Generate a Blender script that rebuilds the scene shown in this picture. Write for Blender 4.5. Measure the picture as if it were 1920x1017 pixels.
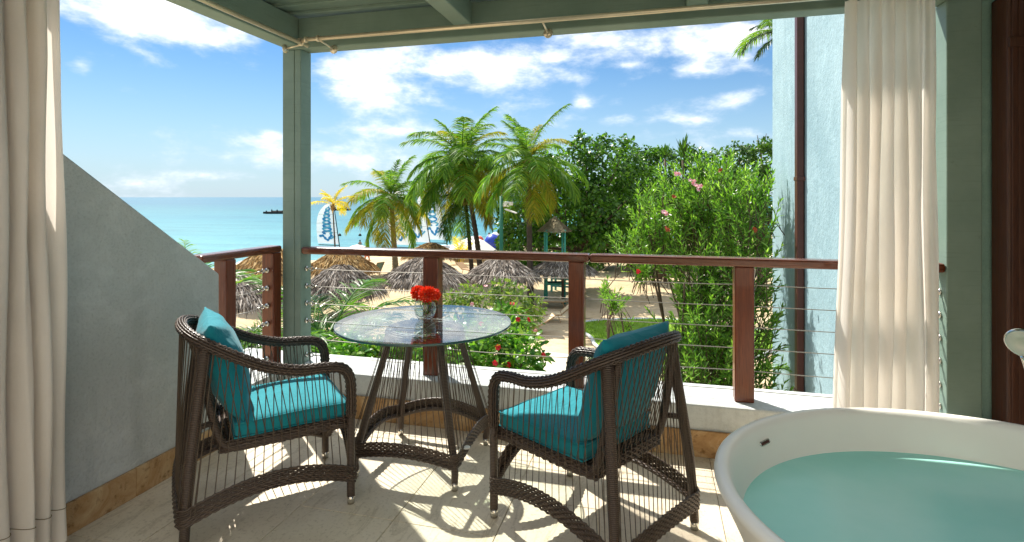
import bpy, math, random
from mathutils import Vector, Matrix
R = math.radians
PI = math.pi
random.seed(7)
for o in list(bpy.data.objects): bpy.data.objects.remove(o)
sc = bpy.context.scene
col = sc.collection

# ------------------------------------------------------------------ camera
YAW = R(14.5); FPX = 1040.0; EYE = 1.40; HORIZON = 370.0
cam_d = bpy.data.cameras.new('camera'); cam = bpy.data.objects.new('camera', cam_d); col.objects.link(cam)
cam.location = (0, 0, EYE); cam.rotation_euler = (R(90), 0, YAW)
cam_d.sensor_width = 36.0; cam_d.lens = 36.0*FPX/1920; cam_d.shift_y = -(508.5-HORIZON)/1920
cam_d.clip_start = 0.05; cam_d.clip_end = 60000
sc.camera = cam
SY, CY = math.sin(YAW), math.cos(YAW)
def ray(px, py):
    u = (px-960)/FPX; v = -(py-HORIZON)/FPX
    return Vector((u*CY-SY, u*SY+CY, v))
def P(px, d, z=0.0):
    """world point on the vertical line seen at column px, d metres ahead"""
    r = ray(px, HORIZON); return Vector((r.x*d, r.y*d, z))
def Z(py, d): return EYE-(py-HORIZON)/FPX*d

# ------------------------------------------------------------------ light
SUN_EL = R(51); SAZ = R(42)
to_sun = Vector((-math.cos(SAZ)*math.cos(SUN_EL), math.sin(SAZ)*math.cos(SUN_EL), math.sin(SUN_EL)))
sd = bpy.data.lights.new('sun', 'SUN'); sd.energy = 3.15; sd.angle = R(0.53); sd.color = (1.0, 0.94, 0.84)
so = bpy.data.objects.new('sun', sd); col.objects.link(so)
so.rotation_euler = to_sun.to_track_quat('Z', 'Y').to_euler(); so.location = (0, 0, 30)

w = bpy.data.worlds.new('World'); sc.world = w; w.use_nodes = True
nt = w.node_tree; nt.nodes.clear()
def N(t, **k):
    n = nt.nodes.new(t)
    for a, b in k.items(): setattr(n, a, b)
    return n
def L(a, b): nt.links.new(a, b)
def mth(op, a, b=None, c=None, clamp=False):
    n = N('ShaderNodeMath', operation=op, use_clamp=clamp)
    for i, s in enumerate((a, b, c)):
        if s is None: continue
        if isinstance(s, (int, float)): n.inputs[i].default_value = s
        else: L(s, n.inputs[i])
    return n.outputs[0]
out = N('ShaderNodeOutputWorld'); bg = N('ShaderNodeBackground'); bg.inputs[1].default_value = 0.15
sky = N('ShaderNodeTexSky', sky_type='NISHITA'); sky.sun_disc = False
sky.sun_elevation = SUN_EL; sky.sun_rotation = math.atan2(to_sun.x, to_sun.y)
sky.air_density = 1.0; sky.dust_density = 0.0; sky.ozone_density = 3.0; sky.altitude = 0
hs = N('ShaderNodeHueSaturation'); hs.inputs['Saturation'].default_value = 1.22; hs.inputs['Value'].default_value = 0.31; hs.inputs['Hue'].default_value = 0.500
L(sky.outputs[0], hs.inputs['Color'])
tc = N('ShaderNodeTexCoord'); sep = N('ShaderNodeSeparateXYZ'); L(tc.outputs['Generated'], sep.inputs[0])
hz = N('ShaderNodeMix', data_type='RGBA'); hm = N('ShaderNodeMapRange', interpolation_type='SMOOTHSTEP'); hm.inputs[1].default_value = -.05; hm.inputs[2].default_value = .26; hm.inputs[3].default_value = .88; hm.inputs[4].default_value = 0
L(sep.outputs[2], hm.inputs[0]); L(hm.outputs[0], hz.inputs[0]); L(hs.outputs[0], hz.inputs[6]); hz.inputs[7].default_value = (1.2, 1.75, 2.25, 1)
az = mth('ARCTAN2', sep.outputs[0], sep.outputs[1]); el = mth('ARCSINE', sep.outputs[2])
comb = N('ShaderNodeCombineXYZ'); L(mth('MULTIPLY', az, 1.0), comb.inputs[0]); L(mth('MULTIPLY', el, 2.1), comb.inputs[1]); comb.inputs[2].default_value = 3.7
n1 = N('ShaderNodeTexNoise'); n1.inputs['Scale'].default_value = 5.2; n1.inputs['Detail'].default_value = 9; n1.inputs['Roughness'].default_value = 0.58; n1.inputs['Distortion'].default_value = 0.35
L(comb.outputs[0], n1.inputs['Vector'])
n2 = N('ShaderNodeTexNoise'); n2.inputs['Scale'].default_value = 17.0; n2.inputs['Detail'].default_value = 6; n2.inputs['Roughness'].default_value = 0.6
L(comb.outputs[0], n2.inputs['Vector'])
blobs = [(250, 5, 170, 46, .34), (300, 60, 140, 24, .24), (455, 70, 70, 38, .24), (380, 20, 90, 40, .18),
         (680, 175, 75, 38, .34), (640, 120, 60, 26, .2), (820, 105, 150, 34, .30), (900, 160, 95, 34, .30), (960, 110, 60, 40, .25), (760, 200, 60, 30, .2),
         (760, 245, 160, 18, .26), (930, 215, 90, 20, .22), (1045, 108, 26, 14, .2), (1075, 145, 34, 12, .18), (1090, 190, 18, 16, .26),
         (1230, 85, 140, 30, .33), (1380, 75, 90, 26, .33), (1300, 130, 130, 22, .30), (1370, 185, 100, 20, .30), (1180, 225, 150, 14, .26), (1120, 70, 90, 20, .22),
         (1170, 122, 30, 7, .16), (1400, 250, 90, 12, .15), (680, 300, 150, 28, .22), (505, 252, 20, 8, .2), (390, 330, 90, 9, .17), (300, 120, 38, 14, .14), (155, 132, 22, 22, .18), (345, 130, 20, 9, .14), (230, 345, 160, 14, .12), (1150, 250, 110, 16, .16)]
cover = None
for (bx_, by_, sx, sy, am) in blobs:
    r0 = ray(bx_, by_).normalized(); a0 = math.atan2(r0.x, r0.y); e0 = math.asin(r0.z)
    r1 = ray(bx_+sx, by_).normalized(); r2 = ray(bx_, by_-sy).normalized()
    sa = abs(math.atan2(r1.x, r1.y)-a0); se = abs(math.asin(r2.z)-e0)
    da = mth('DIVIDE', mth('SUBTRACT', az, a0), sa); de = mth('DIVIDE', mth('SUBTRACT', el, e0), se)
    q = mth('ADD', mth('MULTIPLY', da, da), mth('MULTIPLY', de, de))
    g = mth('MULTIPLY', mth('POWER', 2.718, mth('MULTIPLY', q, -0.8)), am)
    cover = g if cover is None else mth('ADD', cover, g)
hi = N('ShaderNodeMapRange', interpolation_type='SMOOTHSTEP'); hi.inputs[1].default_value = R(20); hi.inputs[2].default_value = R(36); hi.inputs[4].default_value = .36; L(el, hi.inputs[0])  # extra cloud added above the view to brighten the shaded balcony
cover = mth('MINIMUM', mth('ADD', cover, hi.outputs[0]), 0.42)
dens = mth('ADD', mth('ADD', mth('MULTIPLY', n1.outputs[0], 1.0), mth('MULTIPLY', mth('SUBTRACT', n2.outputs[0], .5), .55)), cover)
mr = N('ShaderNodeMapRange', interpolation_type='SMOOTHSTEP'); mr.inputs[1].default_value = 0.57; mr.inputs[2].default_value = 1.0
L(dens, mr.inputs[0])
cc = N('ShaderNodeMix', data_type='RGBA'); cc.inputs[6].default_value = (2.2, 2.5, 2.9, 1); cc.inputs[7].default_value = (3.9, 3.9, 3.9, 1)
L(mr.outputs[0], cc.inputs[0])
mix = N('ShaderNodeMix', data_type='RGBA'); L(mth('MULTIPLY', mr.outputs[0], 0.96), mix.inputs[0]); L(hz.outputs[2], mix.inputs[6]); L(cc.outputs[2], mix.inputs[7])
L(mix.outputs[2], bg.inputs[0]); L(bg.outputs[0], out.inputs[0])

sc.view_settings.view_transform = 'Standard'; sc.view_settings.look = 'None'; sc.view_settings.gamma = 1; sc.view_settings.exposure = 1.42
sc.view_settings.use_curve_mapping = False
sc.cycles.max_bounces = 10; sc.cycles.transparent_max_bounces = 24; sc.cycles.diffuse_bounces = 5; sc.cycles.glossy_bounces = 4; sc.cycles.transmission_bounces = 8
sc.cycles.use_denoising = True
sc.cycles.sample_clamp_indirect = 6

# ------------------------------------------------------------------ mesh helpers
class MB:
    def __init__(s): s.v = []; s.f = []
    def add(s, vs, fs):
        b = len(s.v); s.v.extend([tuple(p) for p in vs]); s.f.extend([tuple(i+b for i in f) for f in fs])
    def box(s, x0, y0, z0, x1, y1, z1):
        s.add([(x0,y0,z0),(x1,y0,z0),(x1,y1,z0),(x0,y1,z0),(x0,y0,z1),(x1,y0,z1),(x1,y1,z1),(x0,y1,z1)],
              [(0,3,2,1),(4,5,6,7),(0,1,5,4),(1,2,6,5),(2,3,7,6),(3,0,4,7)]); return s
    def beam(s, a, b, w_, h, up=(0,0,1)):
        a = Vector(a); b = Vector(b); t = (b-a).normalized(); side = t.cross(Vector(up)).normalized(); u = side.cross(t).normalized()
        q = []
        for p in (a, b):
            for (i, j) in ((-1,-1),(1,-1),(1,1),(-1,1)): q.append(p+side*(i*w_/2)+u*(j*h/2))
        s.add(q, [(0,1,2,3),(4,7,6,5),(0,4,5,1),(1,5,6,2),(2,6,7,3),(3,7,4,0)]); return s
    def tube(s, pts, r, n=8, closed=False, caps=True, ref=None):
        pts = [Vector(p) for p in pts]; m = len(pts)
        rs = r if isinstance(r, (list, tuple)) else [r]*m
        T = []
        for i in range(m):
            a = pts[(i-1) % m] if (closed or i > 0) else pts[i]; b = pts[(i+1) % m] if (closed or i < m-1) else pts[i]
            T.append((b-a).normalized())
        t0 = T[0]; x = Vector((0,0,1)) if abs(t0.z) < .9 else Vector((1,0,0))
        u = (x-t0*x.dot(t0)).normalized(); vs = []
        for i in range(m):
            t = T[i]; u = (u-t*u.dot(t))
            u = u.normalized() if u.length > 1e-6 else t.orthogonal().normalized()
            w2 = t.cross(u)
            for k in range(n):
                a = 2*PI*k/n; vs.append(pts[i]+(u*math.cos(a)+w2*math.sin(a))*rs[i])
        fs = []
        for i in range(m if closed else m-1):
            j = (i+1) % m
            for k in range(n): k2 = (k+1) % n; fs.append((i*n+k, i*n+k2, j*n+k2, j*n+k))
        if caps and not closed:
            fs.append(tuple(reversed(range(n)))); fs.append(tuple((m-1)*n+k for k in range(n)))
        s.add(vs, fs); return s
    def lathe(s, prof, n=32, c=(0,0,0), sx=1, sy=1, caps=False):
        vs = []; fs = []
        for (r, z) in prof:
            for k in range(n): a = 2*PI*k/n; vs.append((c[0]+r*sx*math.cos(a), c[1]+r*sy*math.sin(a), c[2]+z))
        for i in range(len(prof)-1):
            for k in range(n): k2 = (k+1) % n; fs.append((i*n+k, i*n+k2, (i+1)*n+k2, (i+1)*n+k))
        if caps: fs.append(tuple(reversed(range(n)))); fs.append(tuple((len(prof)-1)*n+k for k in range(n)))
        s.add(vs, fs); return s
    def blade(s, p, d, nrm, ln, wd, droop=0.0, fold=0.0, seg=2, base=0.25):
        """leaf: pointed strip from p along d"""
        p = Vector(p); d = Vector(d).normalized(); side = d.cross(Vector(nrm))
        side = side.normalized() if side.length > 1e-5 else d.orthogonal().normalized()
        up = side.cross(d); vs = []; fs = []
        ws = [base, 1.0, .8, .5][:seg+1] if seg < 4 else [base, .9, 1.0, .8, .45]
        ws = [base]+[1.0-.55*(i/max(1, seg-1)) if seg > 1 else 1 for i in range(seg)]
        ws[-1] = 0
        for i in range(seg+1):
            t = i/seg; c = p+d*(ln*t)+Vector((0,0,-droop*ln*t*t))
            if i == seg: vs.append(c)
            else: vs += [c-side*(wd*ws[i]/2)+up*fold*wd*ws[i], c+side*(wd*ws[i]/2)+up*fold*wd*ws[i]]
        for i in range(seg-1): fs.append((2*i, 2*i+1, 2*i+3, 2*i+2))
        fs.append((2*seg-2, 2*seg-1, 2*seg)); s.add(vs, fs); return s
    def mesh(s, name, mat, smooth=True):
        me = bpy.data.meshes.new(name); me.from_pydata(s.v, [], s.f)
        if mat: me.materials.append(mat)
        if smooth: me.polygons.foreach_set('use_smooth', [True]*len(me.polygons))
        me.update(); return me
    def build(s, name, mat, parent=None, smooth=False, bevel=0, loc=None, rot=None, kind=None):
        return put(name, s.mesh(name, mat, smooth), parent, loc, rot, bevel, kind)
def put(name, me, parent=None, loc=None, rot=None, bevel=0, kind=None, scale=None):
    o = bpy.data.objects.new(name, me); col.objects.link(o)
    if parent: o.parent = parent
    if loc is not None: o.location = loc
    if rot is not None: o.rotation_euler = rot
    if scale is not None: o.scale = scale
    if bevel:
        m = o.modifiers.new('bevel', 'BEVEL'); m.width = bevel; m.segments = 2; m.limit_method = 'ANGLE'
    if kind: o['kind'] = kind
    return o
def empty(name, loc=(0,0,0), rz=0):
    o = bpy.data.objects.new(name, None); col.objects.link(o); o.location = loc; o.rotation_euler = (0,0,rz); o.empty_display_size = .1; return o
def tag(o, label=None, cat=None, group=None, kind=None):
    if label: o['label'] = label
    if cat: o['category'] = cat
    if group: o['group'] = group
    if kind: o['kind'] = kind
    return o
kids = lambda o: [c for c in col.objects if c.parent == o]
def copy_tree(o, parent=None):
    c = o.copy(); col.objects.link(c); c.parent = parent
    for ch in kids(o): copy_tree(ch, c)
    return c
def smoothpath(pts, n):
    """Catmull-Rom resample"""
    pts = [Vector(p) for p in pts]; o = []
    q = [pts[0]*2-pts[1]]+pts+[pts[-1]*2-pts[-2]]
    for i in range(1, len(q)-2):
        p0, p1, p2, p3 = q[i-1:i+3]
        for k in range(n):
            t = k/n
            o.append(.5*((2*p1)+(p2-p0)*t+(2*p0-5*p1+4*p2-p3)*t*t+(3*p1-p0-3*p2+p3)*t**3))
    o.append(pts[-1]); return o
def resample(pts, step):
    pts = [Vector(p) for p in pts]; d = [0]
    for a, b in zip(pts, pts[1:]): d.append(d[-1]+(b-a).length)
    n = max(2, int(d[-1]/step)); o = []; j = 0
    for i in range(n+1):
        s_ = d[-1]*i/n
        while j < len(pts)-2 and d[j+1] < s_: j += 1
        t = (s_-d[j])/max(1e-9, d[j+1]-d[j]); o.append(pts[j].lerp(pts[j+1], min(1, t)))
    return o

# ------------------------------------------------------------------ materials
def hexc(h, a=1):
    h = h.lstrip('#'); c = [int(h[i:i+2], 16)/255 for i in (0, 2, 4)]
    return tuple(x/12.92 if x <= .04045 else ((x+.055)/1.055)**2.4 for x in c)+(a,)
class MT:
    def __init__(s, name):
        s.m = bpy.data.materials.new(name); s.m.use_nodes = True; s.t = s.m.node_tree; s.t.nodes.clear()
        s.o = s.n('ShaderNodeOutputMaterial')
    def n(s, t, **k):
        x = s.t.nodes.new(t)
        for a, b in k.items(): setattr(x, a, b)
        return x
    def l(s, a, b): s.t.links.new(a, b)
    def coord(s, scale=(1,1,1), src='Object', rot=(0,0,0)):
        if src == 'World': c = s.n('ShaderNodeNewGeometry').outputs['Position']
        else: c = s.n('ShaderNodeTexCoord').outputs[src]
        mp = s.n('ShaderNodeMapping'); mp.inputs['Scale'].default_value = scale; mp.inputs['Rotation'].default_value = rot; s.l(c, mp.inputs[0]); return mp.outputs[0]
    def noise(s, vec, scale, detail=4, rough=.55, dist=0):
        x = s.n('ShaderNodeTexNoise'); x.inputs['Scale'].default_value = scale; x.inputs['Detail'].default_value = detail; x.inputs['Roughness'].default_value = rough; x.inputs['Distortion'].default_value = dist
        s.l(vec, x.inputs['Vector']); return x.outputs[0]
    def ramp(s, f, stops):
        x = s.n('ShaderNodeValToRGB'); r = x.color_ramp
        while len(r.elements) < len(stops): r.elements.new(.5)
        for e, (p, c) in zip(r.elements, stops): e.position = p; e.color = c
        s.l(f, x.inputs[0]); return x.outputs[0]
    def mix(s, f, a, b, mode='MIX'):
        x = s.n('ShaderNodeMix', data_type='RGBA', blend_type=mode)
        for i, q in ((0, f), (6, a), (7, b)):
            if isinstance(q, (int, float, tuple)): x.inputs[i].default_value = q
            else: s.l(q, x.inputs[i])
        return x.outputs[2]
    def bump(s, h, strength=.3, dist=.01, prev=None):
        x = s.n('ShaderNodeBump'); x.inputs['Strength'].default_value = strength; x.inputs['Distance'].default_value = dist; s.l(h, x.inputs['Height'])
        if prev: s.l(prev, x.inputs['Normal'])
        return x.outputs[0]
    def pbr(s, colr, rough=.6, metal=0, spec=.5, nrm=None, coat=0, sheen=0, transl=0, translc=None):
        b = s.n('ShaderNodeBsdfPrincipled')
        if isinstance(colr, tuple): b.inputs['Base Color'].default_value = colr
        else: s.l(colr, b.inputs['Base Color'])
        if isinstance(rough, (int, float)): b.inputs['Roughness'].default_value = rough
        else: s.l(rough, b.inputs['Roughness'])
        b.inputs['Metallic'].default_value = metal; b.inputs['Specular IOR Level'].default_value = spec
        b.inputs['Coat Weight'].default_value = coat; b.inputs['Sheen Weight'].default_value = sheen
        if nrm: s.l(nrm, b.inputs['Normal'])
        r = b.outputs[0]
        if transl:
            t = s.n('ShaderNodeBsdfTranslucent'); q = translc or colr
            if isinstance(q, tuple): t.inputs[0].default_value = q
            else: s.l(q, t.inputs[0])
            mx = s.n('ShaderNodeMixShader'); mx.inputs[0].default_value = transl; s.l(r, mx.inputs[1]); s.l(t.outputs[0], mx.inputs[2]); r = mx.outputs[0]
        s.l(r, s.o.inputs[0]); return s.m
def G(r, g, b): return (r, g, b, 1)

def m_stucco(name, c1, c2, sc_=1.0, strength=.55, stain=None):
    t = MT(name); v = t.coord(src='World'); a = t.noise(v, 1.3*sc_, 6, .6); c = t.ramp(a, [(.3, c1), (.7, c2)])
    f = t.noise(v, 110*sc_, 4, .7); g = t.noise(v, 34*sc_, 3, .5)
    v2 = t.coord((3.0, 3.0, .35), src='World'); st = t.noise(v2, 2.2, 5, .65)
    c = t.mix(t.ramp(st, [(.5, G(0,0,0)), (.8, G(.5,.5,.5))]), c, stain or tuple(x*.72 for x in c1[:3])+(1,))
    c = t.mix(t.ramp(f, [(.3, G(.35,.35,.35)), (.5, G(0,0,0))]), c, tuple(x*.6 for x in c1[:3])+(1,))
    bl = t.noise(v, 5.5*sc_, 5, .7, .5); c = t.mix(t.ramp(bl, [(.5, G(0,0,0)), (.72, G(.4,.4,.4))]), c, tuple(min(1, x*1.28) for x in c2[:3])+(1,))
    n_ = t.bump(f, strength, .006); n_ = t.bump(g, strength*.9, .010, n_)
    return t.pbr(c, .85, spec=.25, nrm=n_)
def m_paint(name, c1, c2, rough=.5):
    t = MT(name); v = t.coord(src='World'); a = t.noise(v, 3, 6, .65); c = t.ramp(a, [(.3, c1), (.7, c2)])
    v2 = t.coord((26, 26, 26), src='World'); g = t.noise(v2, 1.0, 5, .7)
    c = t.mix(t.ramp(g, [(.66, G(0,0,0)), (.75, G(.6,.6,.6))]), c, tuple(x*.55 for x in c1[:3])+(1,))
    ed = t.noise(t.coord((2, 2, 40), src='World'), 2.0, 4, .6); c = t.mix(t.ramp(ed, [(.56, G(0,0,0)), (.66, G(.28,.28,.28))]), c, tuple(x*.75 for x in c1[:3])+(1,))
    n_ = t.bump(g, .18, .004); n_ = t.bump(ed, .12, .004, n_)
    return t.pbr(c, rough, spec=.35, nrm=n_)
def m_wood(name, c1, c2, axis='z', rough=.35, coat=.2):
    t = MT(name); s_ = {'x': (1.2, 22, 22), 'y': (22, 1.2, 22), 'z': (22, 22, 1.2)}[axis]
    v = t.coord(s_, src='World'); a = t.noise(v, 2.2, 6, .62, .6); v2 = t.coord(tuple(x*4 for x in s_), src='World'); b = t.noise(v2, 2.0, 3, .6)
    c = t.ramp(a, [(.25, c1), (.55, tuple((x+y)/2 for x, y in zip(c1, c2))), (.78, c2)])
    c = t.mix(t.ramp(b, [(.35, G(.5,.5,.5)), (.5, G(0,0,0))]), c, tuple(x*.5 for x in c1[:3])+(1,))
    n_ = t.bump(a, .15, .004); n_ = t.bump(b, .12, .002, n_)
    return t.pbr(c, t.ramp(a, [(.3, G(rough*.8,)*1 if False else G(rough*.8, rough*.8, rough*.8)), (.8, G(rough*1.5, rough*1.5, rough*1.5))]), spec=.4, nrm=n_, coat=coat)
def m_leaf(name, cols, rough=.45, transl=.4, tint=(1.15, 1.25, .5), obj=.0, spec=.4):
    t = MT(name); g = t.n('ShaderNodeNewGeometry'); r = g.outputs['Random Per Island']
    n_ = len(cols); c = t.ramp(r, [(i/(n_-1) if n_ > 1 else 0, k) for i, k in enumerate(cols)])
    if obj:
        oi = t.n('ShaderNodeObjectInfo'); x = t.n('ShaderNodeHueSaturation'); mm = t.n('ShaderNodeMapRange'); mm.inputs[3].default_value = 1-obj; mm.inputs[4].default_value = 1+obj
        t.l(oi.outputs['Random'], mm.inputs[0]); t.l(mm.outputs[0], x.inputs['Value']); t.l(c, x.inputs['Color']); c = x.outputs[0]
    tl = t.mix(1.0, c, G(*tint), 'MULTIPLY')
    return t.pbr(c, rough, spec=spec, transl=transl, translc=tl)
def m_plain(name, c, rough=.5, metal=0, spec=.5, var=.12, sc_=8, bump=0, coat=0, transl=0):
    t = MT(name); v = t.coord(); a = t.noise(v, sc_, 5, .6)
    k = t.ramp(a, [(.3, tuple(x*(1-var) for x in c[:3])+(1,)), (.7, tuple(min(1, x*(1+var)) for x in c[:3])+(1,))])
    n_ = t.bump(a, bump, .01) if bump else None
    return t.pbr(k, rough, metal, spec, n_, coat, transl=transl)
def m_fabric(name, c, sc_=700, transl=0, tint=None, rough=.85, wrinkle=0):
    t = MT(name); v = t.coord()
    w1 = t.n('ShaderNodeTexNoise'); mp = t.coord((60, 60, 900)); t.l(mp, w1.inputs['Vector']); w1.inputs['Scale'].default_value = 1; w1.inputs['Detail'].default_value = 2
    w2 = t.n('ShaderNodeTexNoise'); mp2 = t.coord((700, 700, 40)); t.l(mp2, w2.inputs['Vector']); w2.inputs['Scale'].default_value = 1; w2.inputs['Detail'].default_value = 2
    h = t.mix(.5, w1.outputs[0], w2.outputs[0]); a = t.noise(v, 4, 4)
    k = t.ramp(a, [(.3, tuple(x*.93 for x in c[:3])+(1,)), (.7, tuple(min(1, x*1.05) for x in c[:3])+(1,))])
    k = t.mix(t.ramp(h, [(.35, G(.22,.22,.22)), (.6, G(0,0,0))]), k, tuple(x*.7 for x in c[:3])+(1,))
    nn = t.bump(h, .15, .002)
    if wrinkle:
        w3 = t.noise(t.coord((1, 2.2, 1), rot=(.3, .2, .5)), 6.5, 3, .5, .9); nn = t.bump(w3, wrinkle, .03, nn)
        k = t.mix(t.ramp(t.noise(v, 2.2, 3, .5), [(.45, G(0,0,0)), (.75, G(.35,.35,.35))]), k, tuple(min(1, x*1.25+.02) for x in c[:3])+(1,))
    return t.pbr(k, rough, spec=.2, nrm=nn, sheen=.15, transl=transl, translc=tint)

M = {}
M['stucco_blue'] = m_stucco('stucco_blue', hexc('#b0b7b5'), hexc('#c8cccb'), .7, .9)
M['stucco_bright'] = m_stucco('stucco_bright', hexc('#84a2ad'), hexc('#9eb9c2'), .6, .8)
M['kerb_white'] = m_stucco('kerb_white', hexc('#bcc2c2'), hexc('#d2d6d4'), 1.0, .35, hexc('#8f8a80'))
M['cream_wall'] = m_stucco('cream_wall', hexc('#e6e0d2'), hexc('#f0ebdf'))
M['green'] = m_paint('green', hexc('#6e8479'), hexc('#7d9186'))
M['green_wall'] = m_stucco('green_wall', hexc('#86a89d'), hexc('#96b5aa'), 1.2, .4)
M['red_wood_x'] = m_wood('red_wood_x', hexc('#4d2414'), hexc('#804426'), 'x', .24, .4)
M['red_wood_y'] = m_wood('red_wood_y', hexc('#4d2414'), hexc('#804426'), 'y', .24, .4)
M['red_wood_z'] = m_wood('red_wood_z', hexc('#5a2814'), hexc('#864222'), 'z', .3, .25)
M['brown_wood'] = m_wood('brown_wood', hexc('#3f2317'), hexc('#593422'), 'z', .5, .05)
M['steel'] = m_plain('steel', hexc('#c9c6bd'), .22, 1, var=.05)
M['brass'] = m_plain('brass', hexc('#d6ccb4'), .3, .55, var=.05, sc_=40)
M['cable'] = m_plain('cable', hexc('#8f8c85'), .5, .6, var=.05)
t = MT('tile'); v = t.coord(src='World'); a = t.noise(v, 2.2, 7, .62); b = t.noise(v, 60, 5, .7); oi = t.n('ShaderNodeObjectInfo')
k = t.ramp(a, [(.28, hexc('#cdc0a8')), (.5, hexc('#d9cdb6')), (.74, hexc('#e4dac6'))])
k = t.mix(t.ramp(b, [(.3, G(.55,.55,.55)), (.47, G(0,0,0))]), k, hexc('#97876c'))
v3 = t.coord((7, 1.6, 1), src='World', rot=(0, 0, .3)); st = t.noise(v3, 2.2, 6, .7, .8); k = t.mix(t.ramp(st, [(.55, G(0,0,0)), (.62, G(.35,.35,.35)), (.66, G(0,0,0))]), k, hexc('#8f7d5f'))
hs2 = t.n('ShaderNodeHueSaturation'); mm = t.n('ShaderNodeMapRange'); mm.inputs[3].default_value = .93; mm.inputs[4].default_value = 1.05; t.l(oi.outputs['Random'], mm.inputs[0]); t.l(mm.outputs[0], hs2.inputs['Value']); t.l(k, hs2.inputs['Color'])
M['tile'] = t.pbr(hs2.outputs[0], .55, spec=.35, nrm=t.bump(b, .12, .003))
M['grout'] = m_plain('grout', hexc('#85795f'), .9)
t = MT('travertine'); v = t.coord(src='World'); a = t.noise(v, 5, 8, .7, 1.2); b = t.noise(v, 22, 6, .7); c_ = t.noise(v, 90, 3, .6)
k = t.ramp(a, [(.25, hexc('#876540')), (.45, hexc('#ab875c')), (.6, hexc('#bfa27a')), (.8, hexc('#d4bd9c'))])
k = t.mix(t.ramp(b, [(.32, G(.8,.8,.8)), (.45, G(0,0,0))]), k, hexc('#6a4a28'))
M['travertine'] = t.pbr(k, .7, spec=.3, nrm=t.bump(c_, .25, .004, t.bump(b, .4, .006)))
t = MT('wicker'); g = t.n('ShaderNodeNewGeometry'); k = t.ramp(g.outputs['Random Per Island'], [(0, hexc('#382d26')), (.5, hexc('#4b3e35')), (1, hexc('#5f5045'))])
v = t.coord((1, 1, 1)); a = t.noise(v, 60, 3); k = t.mix(t.ramp(a, [(.4, G(.35,.35,.35)), (.6, G(0,0,0))]), k, hexc('#3a2e27'))
M['wicker'] = t.pbr(k, .38, spec=.5)
t = MT('wicker_wrap'); v = t.coord((1, 1, 1)); wv = t.n('ShaderNodeTexWave', wave_type='BANDS', bands_direction='Z'); wv.inputs['Scale'].default_value = 48; wv.inputs['Distortion'].default_value = .4; t.l(v, wv.inputs['Vector'])
k = t.ramp(wv.outputs['Fac'], [(.1, hexc('#30251f')), (.6, hexc('#5a4b40'))])
M['wicker_wrap'] = t.pbr(k, .4, spec=.5, nrm=t.bump(wv.outputs['Fac'], .6, .004))
M['string'] = m_plain('string', hexc('#54473a'), .5, var=.15)
M['chrome'] = m_plain('chrome', hexc('#d8d6d0'), .12, 1, var=.03)
M['teal'] = m_fabric('teal', hexc('#188794'), wrinkle=.35)
M['teal2'] = m_fabric('teal2', hexc('#178292'), wrinkle=.45)
M['curtain'] = m_fabric('curtain', hexc('#f6f2ec'), transl=.45, tint=hexc('#f8f0e6'))
M['tub'] = m_plain('tub', hexc('#f7f5ec'), .3, var=.01, spec=.4)
t = MT('bath_water'); v = t.coord(src='World'); a = t.noise(v, 2.2, 4, .55); h = t.noise(v, 7, 3)
M['bath_water'] = t.pbr(t.ramp(a, [(.3, hexc('#a0e6da')), (.7, hexc('#b8f0e6'))]), .15, spec=.12, nrm=t.bump(h, .02, .02))
M['thatch_grey'] = m_leaf('thatch_grey', [hexc('#2b2622'), hexc('#968a7d'), hexc('#5d534a'), hexc('#d6ccc0'), hexc('#3d352f'), hexc('#a89c90')], .9, .05, (1,1,1), .06, .1)
M['thatch_brown'] = m_leaf('thatch_brown', [hexc('#3f2d1a'), hexc('#b8925a'), hexc('#7d5a30'), hexc('#dfc08a'), hexc('#5a4024'), hexc('#c9a66c')], .9, .05, (1,1,1), .06, .1)
M['thatch_core'] = m_plain('thatch_core', hexc('#3c3127'), .95)
M['trunk'] = m_plain('trunk', hexc('#8a7a62'), .9, var=.35, sc_=5, bump=.5)
M['trunk_dark'] = m_plain('trunk_dark', hexc('#4a4036'), .9, var=.35, sc_=5, bump=.5)
M['bark'] = m_plain('bark', hexc('#5a4a3a'), .9, var=.3, sc_=6, bump=.5)
M['palm_green'] = m_leaf('palm_green', [hexc('#3f7030'), hexc('#629438'), hexc('#8cae44'), hexc('#4d7f30')], .5, .5, (1.2, 1.2, .5), .2, .2)
M['palm_yellow'] = m_leaf('palm_yellow', [hexc('#84a032'), hexc('#a9b038'), hexc('#b8aa40'), hexc('#7a9a34')], .5, .5, (1.2, 1.1, .4), .15, .2)
M['palm_bright'] = m_leaf('palm_bright', [hexc('#c9bc18'), hexc('#d9c41e'), hexc('#a8bb22')], .45, .5, (1.2, 1.15, .4), .1)
M['palm_dark'] = m_leaf('palm_dark', [hexc('#33582a'), hexc('#4f7a34'), hexc('#6a8f3e')], .35, .45, (1.1, 1.25, .5), .2)
M['palm_deep'] = m_leaf('palm_deep', [hexc('#1f3a1e'), hexc('#335429'), hexc('#4a6c38')], .35, .3, (1.1, 1.25, .5), .2)
M['rachis'] = m_plain('rachis', hexc('#9a9033'), .6, var=.2)
M['leaf_tree'] = m_leaf('leaf_tree', [hexc('#2b4c1b'), hexc('#426c22'), hexc('#6e9c36'), hexc('#365c1c')], .33, .38, (1.2, 1.3, .4))
M['leaf_dark'] = m_leaf('leaf_dark', [hexc('#2d4d22'), hexc('#466c2c'), hexc('#608438')], .35, .45, (1.2, 1.3, .4))
M['leaf_lime'] = m_leaf('leaf_lime', [hexc('#5a7832'), hexc('#7d964a'), hexc('#466a32'), hexc('#96a664')], .45, .45, (1.2, 1.25, .45))
M['oleander'] = m_leaf('oleander', [hexc('#4c7834'), hexc('#70a040'), hexc('#86b048'), hexc('#557f32'), hexc('#acd06e')], .3, .52, (1.2, 1.3, .45))
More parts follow.
